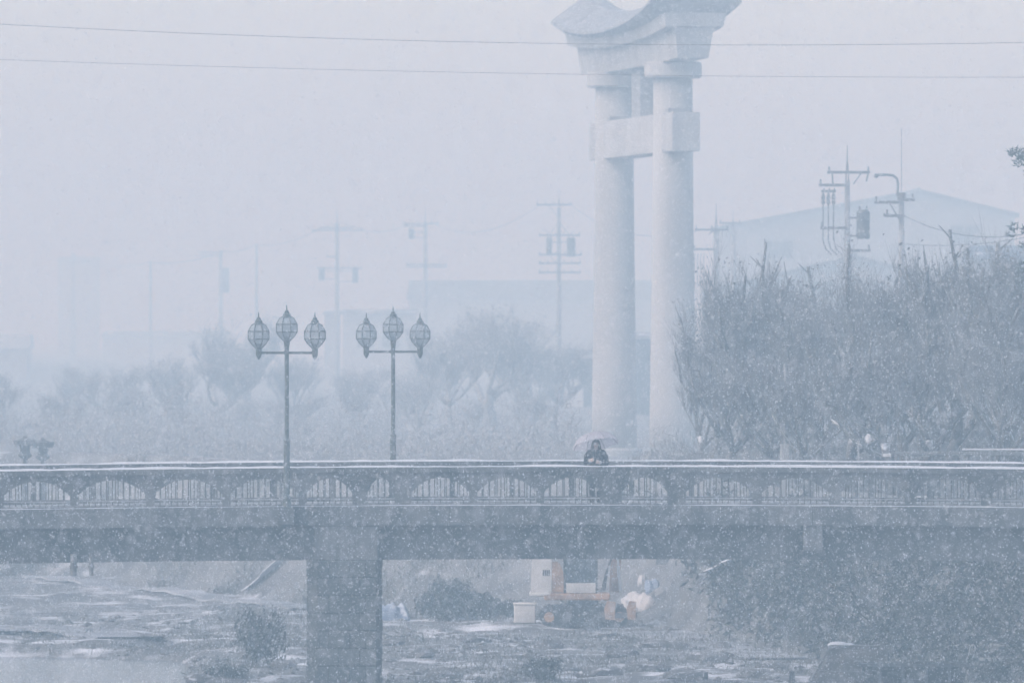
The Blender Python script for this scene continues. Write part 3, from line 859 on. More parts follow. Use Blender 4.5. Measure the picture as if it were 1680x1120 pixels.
utility_pole(917, 310, 640, 'utility pole with two transformers, beside the torii', arms=((336, 880, 938), (386, 884, 952), (418, 884, 955), (432, 884, 953), (447, 884, 953)),
             cans=((901, 391, 419, 0.24), (937, 391, 421, 0.36)), braces=((900, 337, 916, 357), (901, 386, 914, 368), (934, 386, 920, 368), (902, 420, 913, 433)), rad=0.22)
utility_pole(698, 340, 800, 'utility pole above the lamp post of the far balustrade', arms=((367, 662, 720), (371, 664, 700), (434, 667, 733), (438, 667, 733)), cans=((675, 376, 392, 0.30),), rad=0.26)
utility_pole(553, 342, 830, 'utility pole between the two lamp posts with drooping arms', arms=((378, 512, 596), (374, 525, 580), (421, 536, 553), (440, 520, 594)), cans=((528, 440, 460, 0.32), (583, 440, 464, 0.32)), braces=((512, 380, 553, 366), (596, 376, 553, 364)), rad=0.28)
utility_pole(421, 400, 950, 'plain faint pole above the near lamp post', arms=(), spike=False, rad=0.25)
utility_pole(362, 410, 1000, 'faint pole with crossarm left of the near lamp post', arms=((414, 325, 366), (420, 330, 366)), cans=((370, 440, 480, 0.5),), spike=False, rad=0.34)
utility_pole(247, 428, 1050, 'lone faint pole without arms standing in the mist', arms=(), spike=False, rad=0.25)
utility_pole(120, 415, 1250, 'faintest pole, second from the misty left edge', arms=((430, 105, 150),), spike=False, rad=0.5)

def wire(name_label, pts, r_=0.016):
    b = MB(); b.tube(pts, r_, 4)
    return tag(b.build('power_line', 'cable'), name_label, 'cable', 'overhead wires')
for lab, c0, a_, b2, d in (('upper of the two long wires crossing the top of the picture', 40, .0549, -2.2e-5, 255.0), ('lower of the two long wires crossing the top of the picture', 98, .0364, -1.14e-5, 255.0)):
    wire(lab, [P(x, c0 + a_ * x + b2 * x * x, d) for x in range(-1800, 4201, 100)], 0.008 if c0 == 40 else 0.006)
def sag(p, q, s, n=10):
    return [p.lerp(q, i / n) - Vector((0, 0, 4 * s * (i / n) * (1 - i / n))) for i in range(n + 1)]
wire('faint wire between the lone pole and the faintest pole', sag(P(120, 417, 1250), P(247, 429, 1050), 1.3), 0.05)
wire('faint wire from the lone pole to the pole with crossarm', sag(P(247, 430, 1050), P(362, 413, 1000), 0.6), 0.05)
wire('faint wire above the near lamp post', sag(P(362, 412, 1000), P(421, 401, 950), 0.4), 0.05)
wire('faint wire rising to the drooping-arm pole', sag(P(421, 402, 950), P(525, 375, 830), 0.6), 0.035)
wire('wire between the two poles above the lamps', sag(P(590, 376, 830), P(670, 368, 800), 0.5), 0.03)
wire('wire from the lamps towards the two-transformer pole', sag(P(715, 369, 800), P(885, 337, 640), 1.4), 0.022)
wire('wire passing behind the torii pillars', sag(P(938, 337, 640), P(1145, 378, 480), 1.2), 0.022)
wire('wire at the right picture edge beside the pine', sag(P(1480, 352, 330), P(1760, 360, 290), 0.8), 0.018)
wire('lower wire at the right picture edge beside the pine', sag(P(1480, 400, 330), P(1760, 372, 290), 0.3), 0.014)

# ------------------------------------------------------------------ houses
def windows(t, rects, y, d, mframe='plaster', mpane='glasspane', ox=0, oz=0):
    for (a, b_, c, e) in rects:
        x0, x1 = X_(a, d) - ox, X_(b_, d) - ox; z1, z0 = Z_(c, d) - oz, Z_(e, d) - oz
        f = MB()
        w = 0.07
        f.box(x0 - w, x0, y - 0.05, y + 0.02, z0 - w, z1 + w); f.box(x1, x1 + w, y - 0.05, y + 0.02, z0 - w, z1 + w)
        f.box(x0, x1, y - 0.05, y + 0.02, z1, z1 + w); f.box(x0, x1, y - 0.07, y + 0.02, z0 - w, z0)
        xm = (x0 + x1) / 2
        f.box(xm - 0.03, xm + 0.03, y - 0.045, y + 0.02, z0, z1)
        win = f.build('window', mframe, t)
        for (p0, p1) in ((x0, xm - 0.03), (xm + 0.03, x1)):
            p = MB(); p.box(p0, p1, y - 0.02, y - 0.005, z0, z1); p.build('pane', mpane, win)

def gable_house(label, apex, left, right, d, depth, mwall, mroof, rects=(), thick=0.35, over=0.5, mpane='glasspane'):
    """gable end faces the viewer; apex, left, right are photo points of the roof line"""
    A, L, Rr = P(*apex, d), P(*left, d), P(*right, d)
    base = -1.9
    t = thing('house', label, 'house', (A.x, d, base))
    ax_, az = 0.0, A.z - base
    lx, lz = L.x - A.x, L.z - base; rx, rz = Rr.x - A.x, Rr.z - base
    sl = (az - lz) / (ax_ - lx); sr = (az - rz) / (rx - ax_)
    w = MB()
    il, ir = lx + over, rx - over
    w.prism([(il, 0), (ir, 0), (ir, az - sr * ir - thick - 0.02), (0, az - thick - 0.02), (il, az + sl * il - thick - 0.02)], 0, depth)
    w.build('wall', mwall, t)
    for (s0, s1) in (((0, az), (lx, lz)), ((0, az), (rx, rz))):
        r_ = MB(); r_.prism([s0, s1, (s1[0], s1[1] - thick), (s0[0], s0[1] - thick)], -0.6, depth + 0.6); r_.build('roof_slope', mroof, t)
    b = MB(); b.tube([(0, -0.62, az + 0.05), (0, depth + 0.62, az + 0.05)], 0.14, 8); b.build('ridge_cap', mroof, t)
    windows(t, rects, 0.0, d, 'siding', mpane, A.x, base)
    return t
gable_house('large pale house with a broad low gable at the picture edge', (1508, 310), (1172, 372), (1672, 350), 860, 16, 'siding', 'roofmid',
            ((1255, 1300, 395, 425), (1560, 1605, 370, 400)), 0.45)
gable_house('lower gabled house in front of the large pale house', (1402, 418), (1182, 470), (1500, 444), 680, 10, 'siding', 'roofmid', ((1330, 1365, 462, 488),), 0.3)

def hip_block(label, x0, x1, top, eave, d, depth, mwall, mroof, slant=0, rects=(), boards=0, cat='building', mpane='glasspane', name='building'):
    base = -1.9
    X0, X1 = X_(x0, d), X_(x1, d); cx = (X0 + X1) / 2
    t = thing(name, label, cat, (cx, d, base))
    zt, ze = Z_(top, d) - base, Z_(eave, d) - base
    hw_ = (X1 - X0) / 2; sx = slant * d / K
    w = MB(); w.box(-hw_ + 0.3, hw_ - 0.3, 0, depth, 0, ze - 0.001); w.build('wall', mwall, t)
    r_ = MB()
    v = [(-hw_ , -0.5, ze), (hw_, -0.5, ze), (hw_, depth + .5, ze), (-hw_, depth + .5, ze), (-hw_ + 0.3 - sx * 0, depth * 0.35, zt), (hw_ - sx, depth * 0.35, zt), (hw_ - sx, depth * 0.65, zt), (-hw_ + 0.3, depth * 0.65, zt)]
    if slant < 0:
        v[4] = (-hw_ - sx * -1 * -1 if False else -hw_ + abs(sx) * 0, depth * 0.35, zt)
    r_.add(v, [(3, 2, 1, 0), (4, 5, 6, 7), (0, 1, 5, 4), (1, 2, 6, 5), (2, 3, 7, 6), (3, 0, 4, 7)])
    r_.build('roof', mroof, t)
    for k in range(boards):
        z0 = ze * (0.25 + 0.72 * k / boards); b = MB(); b.box(-hw_ + 0.3, hw_ - 0.3, -0.06, -0.002, z0, z0 + ze * 0.72 / boards - 0.09); b.build('siding_board', mwall, t)
    windows(t, rects, -0.07 if boards else 0.0, d, 'plaster', mpane, cx, base)
    return t
hip_block('long flat-roofed hall behind the torii, level roofline', 667, 1100, 459, 492, 1050, 18, 'siding', 'roofmid', boards=7)
hip_block('pale low shop building behind the lamp posts', 558, 684, 507, 514, 860, 12, 'plaster', 'roofdark', rects=((585, 612, 545, 570), (628, 655, 545, 570)))
hip_block('narrow grey annexe beside the pale low shop', 528, 560, 509, 516, 880, 8, 'siding', 'roofdark')
hip_block('dark timber house seen between the torii pillars', 1030, 1135, 545, 556, 600, 9, 'darkwall', 'roofdark', name='house', cat='house')
hip_block('dark house with bright papered windows left of the torii', 878, 985, 574, 588, 660, 9, 'darkwall', 'roofdark', rects=((926, 956, 622, 690), (894, 914, 658, 715)), mpane='whitepane', name='house', cat='house')
hip_block('blue-roofed house behind the trees at the right edge', 1590, 1800, 402, 424, 480, 8, 'siding', 'roofblue', name='house', cat='house')
hip_block('faint tall block in the mist near the left edge', 92, 160, 420, 428, 1500, 14, 'plaster', 'roofdark')
hip_block('faint wide low block in the mist, mid left', 165, 372, 543, 552, 1200, 14, 'plaster', 'roofdark')
hip_block('dim dark-roofed house at the left edge', -60, 48, 548, 572, 900, 10, 'siding', 'siding', name='house', cat='house')

# ------------------------------------------------------------------ trees
def rvec(r): 
    while True:
        v = Vector((r.uniform(-1, 1), r.uniform(-1, 1), r.uniform(-1, 1)))
        if 0.05 < v.length < 1: return v.normalized()
def make_tree_meshes(seed, height, spread, style):
    """style 'pollard': stubby upright limbs with many shoots; 'fine': finer, rounder twigs"""
    r = random.Random(seed)
    tk, cr = MB(), MB()
    leaves = []; forks = []
    def limb(p, d, L, rad, lvl, b):
        n = 4 if lvl < 2 else 3 if lvl == 2 else 2
        pts = [Vector(p)]; rr = [rad]
        d = d.normalized()
        for i in range(n):
            wob = 0.22 if lvl < 3 else 0.14
            up = (0.10, 0.16, 0.20, 0.16, 0.1)[min(lvl, 4)]
            d = (d + rvec(r) * wob + Vector((0, 0, up))).normalized()
            pts.append(pts[-1] + d * (L / n)); rr.append(rad * (1 - 0.55 * (i + 1) / n))
        sides = 7 if lvl == 0 else 5 if lvl == 1 else 4 if lvl == 2 else 3
        b.tube(pts, rr, sides, caps=lvl < 3)
        if lvl in (1, 2): forks.append((pts[-2].copy(), d.copy()))
        if lvl == 4: 
            if r.random() < 0.5: leaves.append(pts[-1]); 
            if r.random() < 0.2: leaves.append(pts[1])
            return
        cnt = (0, 6, 9, 8, 0)[lvl] if style == 'fine' else (0, 6, 11, 11, 0)[lvl]
        if lvl == 0: cnt = 6
        for k in range(cnt):
            u = r.uniform(0.35, 1.0) if lvl else r.uniform(0.6, 1.0)
            i = min(int(u * n), n - 1); f = u * n - i
            q = pts[i].lerp(pts[i + 1], f)
            base_d = (pts[i + 1] - pts[i]).normalized()
            side = rvec(r); side.z = abs(side.z) * 0.5
            sp = (0.9, 0.85, 0.8, 0.8)[lvl] * spread
            nd = (base_d * (0.5 if lvl else 0.55) + side * sp).normalized()
            if lvl >= 1: nd = (nd + Vector((0, 0, 0.7 if style == 'pollard' else 0.35))).normalized()
            nl = L * (0.62, 0.58, 0.55, 0.55)[lvl] * r.uniform(0.75, 1.3) if lvl else L * r.uniform(0.85, 1.25)
            limb(q, nd, nl, rr[i] * (0.62, 0.5, 0.5, 0.6)[lvl], lvl + 1, tk if lvl < 1 else cr)
    limb((0, 0, -0.1), Vector((r.uniform(-.1, .1), r.uniform(-.1, .1), 1)), height * (0.34 if style == 'pollard' else 0.24), height * 0.032, 0, tk)
    if style == 'pollard':   # knobby cut limbs standing over the crown
        r.shuffle(forks)
        for k in range(16):
            q, fd = forks[k % len(forks)]
            d = (fd * 0.5 + Vector((r.uniform(-.3, .3), r.uniform(-.3, .3), 1))).normalized()
            L = height * r.uniform(0.1, 0.27)
            e = q + d * L * 0.5 + rvec(r) * 0.08; e2 = e + (d + rvec(r) * 0.22) * L * 0.5
            tk.tube([q, e, e2, e2 + d * 0.1], [height * 0.011, height * 0.008, height * 0.0055, height * 0.006], 6)
            for j in range(3):
                w = e.lerp(e2, r.random()); cr.tube([w, w + (d + rvec(r) * 0.8) * height * 0.06], [0.02, 0.008], 3)
    for p in leaves:          # withered leaves and clots of snow on the twigs
        for j in range(1 if r.random() < 0.25 else 0):
            c = p + rvec(r) * 0.10; s = r.uniform(0.025, 0.05); a = rvec(r); b2 = a.orthogonal().normalized(); a2 = a.cross(b2)
            cr.add([c + b2 * s, c + a2 * s * 0.6, c - b2 * s, c - a2 * s * 0.6], [(0, 1, 2, 3)])
    top = float(np.percentile([p[2] for p in cr.v], 99.5)) * 1.06 if style == 'pollard' else max(p[2] for p in cr.v)
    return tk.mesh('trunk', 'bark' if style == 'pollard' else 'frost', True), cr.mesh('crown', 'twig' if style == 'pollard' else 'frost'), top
POL = [make_tree_meshes(10 + k, 5.0, 0.75, 'pollard') for k in range(4)]
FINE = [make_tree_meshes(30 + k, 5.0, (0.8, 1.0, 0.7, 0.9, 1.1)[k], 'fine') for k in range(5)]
def tree(meshes, px, top, d, label, rz, group, wide=1.0, base=None):
    X = X_(px, d); bz = gz1(X, d) if base is None else base
    t = thing('tree', label, 'tree', (X, d, bz), rz, group)
    s = (Z_(top, d) - bz) / meshes[2]
    t.scale = (s * wide, s * wide, s)
    link('trunk', meshes[0], t); link('crown', meshes[1], t)
    return t
RT = [(1168, 432, 268, 'bare pruned tree with leaning limbs against the torii pillar', 1.0), (1225, 470, 262, 'bare tree second from the torii pillar', 1.1), (1290, 400, 256, 'bare pruned tree with one tall cut limb right of the torii', 0.95),
      (1352, 455, 252, 'bare tree in front of the transformer pole', 1.15), (1425, 450, 247, 'bare tree just left of the street-lamp pole', 1.1), (1500, 388, 243, 'tall bare tree just right of the street-lamp pole', 1.1),
      (1560, 380, 240, 'bare tree third from the right picture edge', 1.05), (1622, 392, 236, 'bare tree second from the right picture edge', 1.1), (1682, 398, 233, 'bare tree cut by the right picture edge', 1.1),
      (1258, 560, 246, 'short bare tree under the tall cut limb', 1.5), (1395, 545, 240, 'short bare tree below the transformer', 1.5), (1535, 500, 234, 'short bare tree in front of the tall pair', 1.4), (1190, 545, 252, 'short bare tree by the foot of the torii', 1.4),
      (1640, 520, 229, 'short bare tree below the pine', 1.4), (1465, 560, 232, 'short bare tree below the street-lamp pole', 1.5), (1325, 590, 238, 'short bare tree beside the white post', 1.5)]
RT += [(1150, 520, 272, 'thin bare tree hugging the torii pillar', 1.0), (1255, 452, 270, 'tall bare tree behind the white post', 1.2), (1325, 440, 268, 'tall bare tree behind, left of the transformer pole', 1.2), (1392, 455, 264, 'tall bare tree directly under the transformer', 1.2),
       (1460, 430, 260, 'tall bare tree behind the street-lamp pole foot', 1.2), (1530, 398, 256, 'tall bare tree behind the tall pair', 1.2), (1592, 400, 252, 'tall bare tree under the blue roof', 1.2), (1655, 410, 248, 'tall bare tree behind the one at the edge', 1.2)]
for k, (px, top, d, lab, w_) in enumerate(RT):
    tree(POL[k % 4], px, top, d, lab, k * 2.1, 'bare trees right of the torii', w_)
LT = [(745, 520, 350, 'hazy bare tree right of the far lamp post'), (805, 488, 345, 'tallest hazy bare tree between the far lamp and the torii'), (862, 505, 342, 'hazy bare tree beside the two-transformer pole'), (905, 540, 340, 'hazy bare tree next to the papered windows'),
      (415, 500, 420, 'hazy bare tree behind the near lamp post'), (480, 570, 400, 'low hazy tree right of the near lamp post'), (575, 590, 390, 'low hazy tree between the lamp posts'), (650, 600, 370, 'low hazy tree behind the far lamp post'), (700, 560, 360, 'hazy tree at the shoulder of the far lamp'),
      (345, 545, 430, 'misty tree left of the near lamp post'), (270, 575, 440, 'misty tree under the lone faint pole'), (190, 590, 450, 'misty tree third from the left edge'), (110, 600, 460, 'misty tree above the stone lanterns'), (20, 590, 440, 'misty tree at the left picture edge')]
LT = [(px, top, 470 + (k * 17) % 70, lab) for k, (px, top, d, lab) in enumerate(LT)]
LT += [(-18 + 96 * k + (25 if k else 0), 600 + (k * 37) % 50, 440 + (k * 7) % 30, lab) for k, lab in enumerate(['low frosted tree above the left stone lantern', 'low frosted tree right of the stone lanterns', 'low frosted tree third along the far bank', 'low frosted tree fourth along the far bank',
       'low frosted tree left of the near lamp post', 'low frosted tree right of the near lamp pole', 'low frosted tree left of the far lamp pole', 'low frosted tree right of the far lamp pole', 'low frosted tree midway between far lamp and torii', 'low frosted tree behind the umbrella'])]
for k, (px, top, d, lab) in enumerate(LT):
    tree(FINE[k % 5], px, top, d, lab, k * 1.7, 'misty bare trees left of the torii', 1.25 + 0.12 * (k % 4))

# pine reaching in at the right edge
pine = thing('pine_tree', 'dark pine reaching in at the top of the right edge', 'tree', (X_(1722, 236), 236, gz1(X_(1722, 236), 236)))
r = random.Random(77)
hgt = Z_(235, 236) - pine.location.z
b = MB(); tr = [(0, 0, 0), (0.15, 0, hgt * .3), (-0.1, 0.1, hgt * .6), (0.05, 0, hgt * .85), (0, 0, hgt)]
b.tube(tr, [0.24, 0.2, 0.15, 0.08, 0.03], 8)
nv = MB()
for k in range(26):
    z = hgt * (0.36 + 0.62 * k / 26); a = k * 2.4
    L = (1.0 - 0.35 * (k / 26)) * r.uniform(0.9, 1.6)
    e = Vector((math.cos(a) * L, math.sin(a) * L, z + r.uniform(-0.1, 0.3)))
    b.tube([(0, 0, z), (e.x * .5, e.y * .5, z + 0.08), e], [0.06, 0.04, 0.015], 5)
    for j in range(9):
        c = Vector((0, 0, z)).lerp(e, r.uniform(0.35, 1.08)) + rvec(r) * 0.22
        for q in range(34):
            dv = rvec(r); dv.z = abs(dv.z) * 0.8 + 0.1; s = r.uniform(0.10, 0.22); o_ = dv.orthogonal().normalized() * 0.022
            c2 = c + rvec(r) * 0.12
            nv.add([c2 - o_, c2 + o_, c2 + dv * s], [(0, 1, 2)])
b.build('trunk', 'bark', pine, True); nv.build('crown', 'needle', pine)

# shrubs
def shrub_meshes(seed, n=1500, leaf=0.06):
    r = random.Random(seed); lf, st = MB(), MB()
    lobes = [(Vector((r.uniform(-.6, .6), r.uniform(-.5, .5), r.uniform(0.35, 0.7))), r.uniform(0.3, 0.5)) for _ in range(8)]
    for i in range(n):
        c, R_ = r.choice(lobes); p = c + rvec(r) * R_ * (r.random() ** 0.35)
        if p.z < 0: p.z = -p.z * 0.4
        s = leaf * r.uniform(0.5, 1.4); a = rvec(r); b2 = a.orthogonal().normalized(); a2 = a.cross(b2)
        lf.add([p + b2 * s, p + a2 * s * 0.5, p - b2 * s, p - a2 * s * 0.5], [(0, 1, 2, 3)])
    for i in range(60):
        c, R_ = r.choice(lobes); e = c + rvec(r) * R_ * 1.15; e.z = abs(e.z)
        st.tube([(r.uniform(-.15, .15), r.uniform(-.15, .15), -0.05), Vector((0, 0, 0.3)).lerp(e, 0.5) + rvec(r) * 0.05, e], [0.02, 0.012, 0.005], 3)
    return lf.mesh('foliage', 'dryleaf'), st.mesh('stem', 'twig')
SH = [shrub_meshes(50 + k) for k in range(4)]
def shrub(x, y, w, h, label, k=0, group=None, mat_ev=False):
    t = thing('shrub', label, 'shrub', (x, y, gz1(x, y) - 0.03), k * 1.3, group)
    t.scale = (w, w, h)
    link('foliage', SH[k % 4][0], t); link('stem', SH[k % 4][1], t)
def G(py): return K * (CAMZ - BED) / (py - HOR)     # distance of a riverbed point seen at that row
d = G(1088); shrub(X_(417, d), d, 0.95, 1.75, 'dark bushy shrub on the riverbed left of the pier', 0)
for k, (px, py, w, h, lab) in enumerate([(702, 1022, .75, .95, 'shrub nearest the blue tarpaulin, left end of the thicket'), (735, 1024, .9, 1.35, 'tallest shrub of the thicket right of the pier'), (772, 1024, .8, 1.25, 'second tall shrub of the thicket beside the tallest'),
        (806, 1024, .8, .9, 'low shrub in the thicket by the white box'), (836, 1018, .6, .75, 'smallest shrub of the thicket, behind the white box')]):
    d = G(py); shrub(X_(px, d), d, w, h, lab, k, 'thicket between pier and excavator')
for k, (px, py, w, h, lab) in enumerate([(900, 1112, .9, .6, 'low shrub at the bottom edge below the excavator'), (262, 1108, 1.0, .35, 'low grassy clump at the bottom left'), (385, 1112, .8, .4, 'low grassy clump just left of the pier')]):
    d = G(py); shrub(X_(px, d), d, w, h, lab, k + 1)
d = G(1034); shrub(X_(968, d), d, 0.42, 0.75, 'small dark shrub in front of the excavator tracks', 2)
# dry brush covering the right bank, far bank hedge: masses nobody could count
def brush(name, label, pts, hs_, m, per=7, seed=3, leaf=0.09, wid=0.16, up=1.0):
    r = np.random.RandomState(seed); V = []; 
    n = len(pts)
    base = np.repeat(pts, per, 0) + r.normal(0, 0.22, (n * per, 3)) * np.array([1, 1, 0.0])
    base[:, 2] += r.random_sample(n * per) ** 1.3 * np.repeat(hs_, per)
    c = base; m_ = len(c)
    a = r.normal(size=(m_, 3)) * np.array([.55, .55, .55]) + np.array([0, 0, up]); a /= np.linalg.norm(a, axis=1)[:, None]
    b_ = np.cross(a, r.normal(size=(m_, 3))); b_ /= np.linalg.norm(b_, axis=1)[:, None]
    s = leaf * (0.5 + r.random_sample(m_))[:, None]
    v = np.stack([c + a * s * 2.0, c + b_ * s * wid, c - a * s * 2.0, c - b_ * s * wid], 1).reshape(-1, 3)
    f = np.arange(m_ * 4).reshape(-1, 4)
    return tag(link(name, np_mesh(name, v, f, m)), label, kind='stuff')
r_ = np.random.RandomState(9)
bx_ = r_.uniform(2.0, 24, 26000); by_ = r_.uniform(200, 262, 26000)
s_ = (by_ - np.interp(bx_, TX, TY)) / 12.0
ok = (((bx_ - 4.3) / 1.9) ** 2 + (s_ / 0.62) ** 2 > 0.6 + 0.9 * vnoise(bx_, by_, 1.3, 61)) & (s_ > 0.02) & (s_ < 0.74) & ((by_ > 209.5) | (bx_ > 19.5))
bx_, by_ = bx_[ok], by_[ok]
pts = np.stack([bx_, by_, gz(bx_, by_) - 0.05], 1)
brush('undergrowth', 'dark snowy brush covering the bank below the bare trees', pts, 0.35 + 0.7 * vnoise(bx_, by_, 2.0, 8) ** 2 * 2, 'dryleaf', 16, 3, 0.065, 0.5, 0.25)
bx_ = r_.uniform(-36, 10, 34000); by_ = np.interp(bx_, TX, TY) + r_.uniform(13, 190, 34000)
keep = (bx_ / by_ < 0.0085) | (bx_ / by_ > 0.0255)      # open forecourt before the gate
bx_, by_ = bx_[keep], by_[keep]
pts = np.stack([bx_, by_, gz(bx_, by_) - 0.05], 1)
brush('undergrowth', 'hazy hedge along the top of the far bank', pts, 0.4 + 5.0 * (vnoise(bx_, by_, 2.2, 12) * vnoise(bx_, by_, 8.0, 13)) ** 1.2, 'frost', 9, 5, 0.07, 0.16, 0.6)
bx_ = r_.uniform(4.5, 20, 9000); by_ = np.interp(bx_, TX, TY) + r_.uniform(18, 34, 9000)
pts = np.stack([bx_, by_, gz(bx_, by_) - 0.05], 1)
brush('undergrowth', 'frosted brush under the bare trees on the right', pts, 0.4 + 1.5 * vnoise(bx_, by_, 2.5, 42) ** 1.6, 'twig', 8, 8, 0.06)
bx_ = r_.uniform(4.5, 22, 9000); by_ = np.interp(bx_, TX, TY) + r_.uniform(30, 60, 9000)
keep = (bx_ / by_ > 0.0255); bx_, by_ = bx_[keep], by_[keep]
pts = np.stack([bx_, by_, gz(bx_, by_) - 0.05], 1)
brush('undergrowth', 'pale brush behind the bare trees on the right', pts, 1.2 + 3.2 * vnoise(bx_, by_, 2.5, 45), 'twig', 9, 18, 0.08)
bx_ = r_.uniform(-26, 3, 9000); by_ = np.interp(bx_, TX, TY) + r_.uniform(-1, 11, 9000)
keep = vnoise(bx_, by_, 3.0, 15) > 0.58
bx_, by_ = bx_[keep], by_[keep]
pts = np.stack([bx_, by_, gz(bx_, by_) - 0.05], 1)
brush('dry_grass', 'dry grass on the slope of the far bank', pts, 0.12 + 0.3 * vnoise(bx_, by_, 2.0, 17), 'grass', 5, 6, 0.07)
bx_ = r_.uniform(-15, 14, 12000); by_ = r_.uniform(207, 262, 12000)
keep = (vnoise(bx_, by_, 4.0, 25) > 0.52) & (by_ < np.interp(bx_, TX, TY) + 1) & (gz(bx_, by_) > -5.15)
bx_, by_ = bx_[keep], by_[keep]
pts = np.stack([bx_, by_, gz(bx_, by_) - 0.03], 1)
brush('dry_grass', 'dry grass and weeds on the riverbed', pts, 0.08 + 0.25 * vnoise(bx_, by_, 1.5, 27), 'grass', 4, 7, 0.055)

# ------------------------------------------------------------------ stone lanterns, posts, guard rail
def stone_lantern(px, top, d, label, s=1.0):
    base = gz1(X_(px, d), d)
    t = thing('stone_lantern', label, 'stone lantern', (X_(px, d), d, base), 0.4, 'stone lanterns at the left edge')
    t.scale = (1.3, 1.3, 1.3)
    H = (Z_(top, d) - base) / 1.3
    b = MB(); b.lathe([(0.22, 0), (0.22, 0.12), (0.07, 0.2), (0.065, H - 0.60)], 10); b.build('shaft', 'lanternstone', t)
    b = MB(); b.lathe([(0.08, H - 0.62), (0.21, H - 0.52), (0.21, H - 0.47), (0.14, H - 0.44)], 6); b.build('platform', 'lanternstone', t)
    b = MB(); b.lathe([(0.15, H - 0.44), (0.15, H - 0.19)], 6); fb = b.build('fire_box', 'lanternstone', t)
    b = MB(); b.box(-0.06, 0.06, -0.14, -0.128, H - 0.4, H - 0.24); b.build('fire_opening', 'plastic', fb)
    b = MB(); b.lathe([(0.30, H - 0.22), (0.34, H - 0.12), (0.36, H - 0.05), (0.25, H - 0.04), (0.10, H + 0.01)], 6); b.build('roof', 'lanternstone', t)
    b = MB(); b.lathe([(0.06, H), (0.07, H + 0.05), (0.02, H + 0.09)], 8); b.build('finial', 'lanternstone', t)
stone_lantern(41, 719, 303, 'dark stone lantern at the far left above the balustrade')
stone_lantern(70, 722, 303, 'dark stone lantern right of its twin at the left')
def post(px, top, d, w, label, name='post', m='torii_roof', boxz=None):
    X = X_(px, d); base = gz1(X, d); t = thing(name, label, 'post', (X, d, base))
    b = MB(); b.tube([(0, 0, -0.1), (0, 0, Z_(top, d) - base)], w, 10); b.build('pole', m, t, True)
    b = MB(); b.lathe([(w * 1.3, 0), (w * 1.3, 0.05), (w * 0.4, 0.08)], 10, (0, 0, Z_(top, d) - base)); b.build('cap', m, t)
    if boxz:
        b = MB(); b.bbox(-0.14, 0.14, -0.12, 0.12, 0.0, Z_(boxz, d) - base, 0.02); b.build('control_box', 'siding', t)
    return t
post(1288, 601, 239, 0.045, 'tall thin white post among the bare trees', 'white_post', boxz=728)
post(1408.5, 726, 231, 0.03, 'short pale post just above the coping', 'marker_post')
# white sign plate on a stake
d = 229; X = X_(1455, d); base = gz1(X, d)
t = thing('sign_plate', 'small bright white plate just above the coping on the right', 'sign', (X, d, base))
b = MB(); b.box(-0.125, 0.125, -0.012, 0.012, Z_(748.5, d) - base, Z_(743.5, d) - base); b.build('plate', 'whitepaint', t)
b = MB(); b.box(-0.02, 0.02, 0.014, 0.03, -0.1, Z_(744, d) - base); b.build('stake', 'polesteel', t)
# guard rail along the right bank
t = thing('guard_rail', 'grey guard rail along the bank behind the right end of the bridge', 'guard rail', (0, 0, 0))
for k, (px, q) in enumerate([(1472, 0), (1530, 0), (1588, 0), (1646, 0), (1704, 0)]):
    d = 227.0; X = X_(px, d); z0 = gz1(X, d); b = MB(); b.tube([(X, d, z0 - 0.1), (X, d, Z_(739, d))], 0.04, 8); b.build('post', 'polesteel', t)
b = MB(); b.bbox(X_(1468, 227), X_(1720, 227), 226.86, 226.94, Z_(747, 227), Z_(740, 227), 0.02); b.build('rail', 'polesteel', t)
b = MB(); b.bbox(X_(1578, 227), X_(1720, 227), 226.86, 226.94, Z_(738.5, 227), Z_(735.5, 227), 0.015); b.build('snow_cap', 'snow', t)

# ------------------------------------------------------------------ things on the riverbed
def GP(px, py):
    d = G(py); x = X_(px, d); return x, d, gz1(x, d)
def onbank(px, py):
    """first ground point on the view ray"""
    for d in np.arange(209, 420, 0.4):
        if gz1(X_(px, d), d) >= Z_(py, d): return Vector((X_(px, d), d, gz1(X_(px, d), d)))
    return P(px, py, 300)
# excavator (mini digger), rear to the left
ex_x, ex_y, ex_z = GP(958, 1030)
ex = thing('excavator', 'small excavator with cream rear and orange boom, half hidden under the bridge', 'excavator', (ex_x, ex_y, ex_z))
ex.scale = (1.12, 1.12, 1.12)
for sy in (-0.62, 0.62):
    b = MB()
    n = 18; prof = []
    for k in range(n):
        a = 2 * math.pi * k / n
        prof.append((1.0 * (1 if math.cos(a) > 0 else -1) + 0.27 * math.cos(a), 0.30 + 0.28 * math.sin(a)))
    b.prism(prof, sy - 0.17, sy + 0.17); tk = b.build('track', 'rubber', ex)
    for k in range(20):
        x = -1.1 + k * 0.116; s = MB(); s.box(x - 0.03, x + 0.03, sy - 0.18, sy + 0.18, 0.575, 0.605); s.build('track_shoe', 'rubber', tk)
    for x in (-1.0, -0.5, 0.0, 0.5, 1.0):
        s = MB(); s.tube([(x, sy - 0.19, 0.28), (x, sy + 0.19, 0.28)], 0.15, 10); s.build('track_roller', 'exorange' if abs(x) > 0.9 else 'polesteel', tk)
b = MB(); b.bbox(-0.6, 0.6, -0.46, 0.46, 0.28, 0.62, 0.03); b.build('undercarriage', 'rubber', ex)
b = MB(); b.lathe([(0.42, 0.62), (0.42, 0.74)], 16); b.build('slewing_ring', 'polesteel', ex)
b = MB(); b.bbox(-1.15, 0.75, -0.72, 0.72, 0.75, 0.95, 0.04); b.build('house_floor', 'exorange', ex)
b = MB(); b.prism([(-1.52, 0.98), (-0.93, 0.98), (-0.93, 2.25), (-1.42, 2.25), (-1.50, 1.6)], -0.70, 0.70); cw = b.build('engine_hood', 'exwhite', ex)
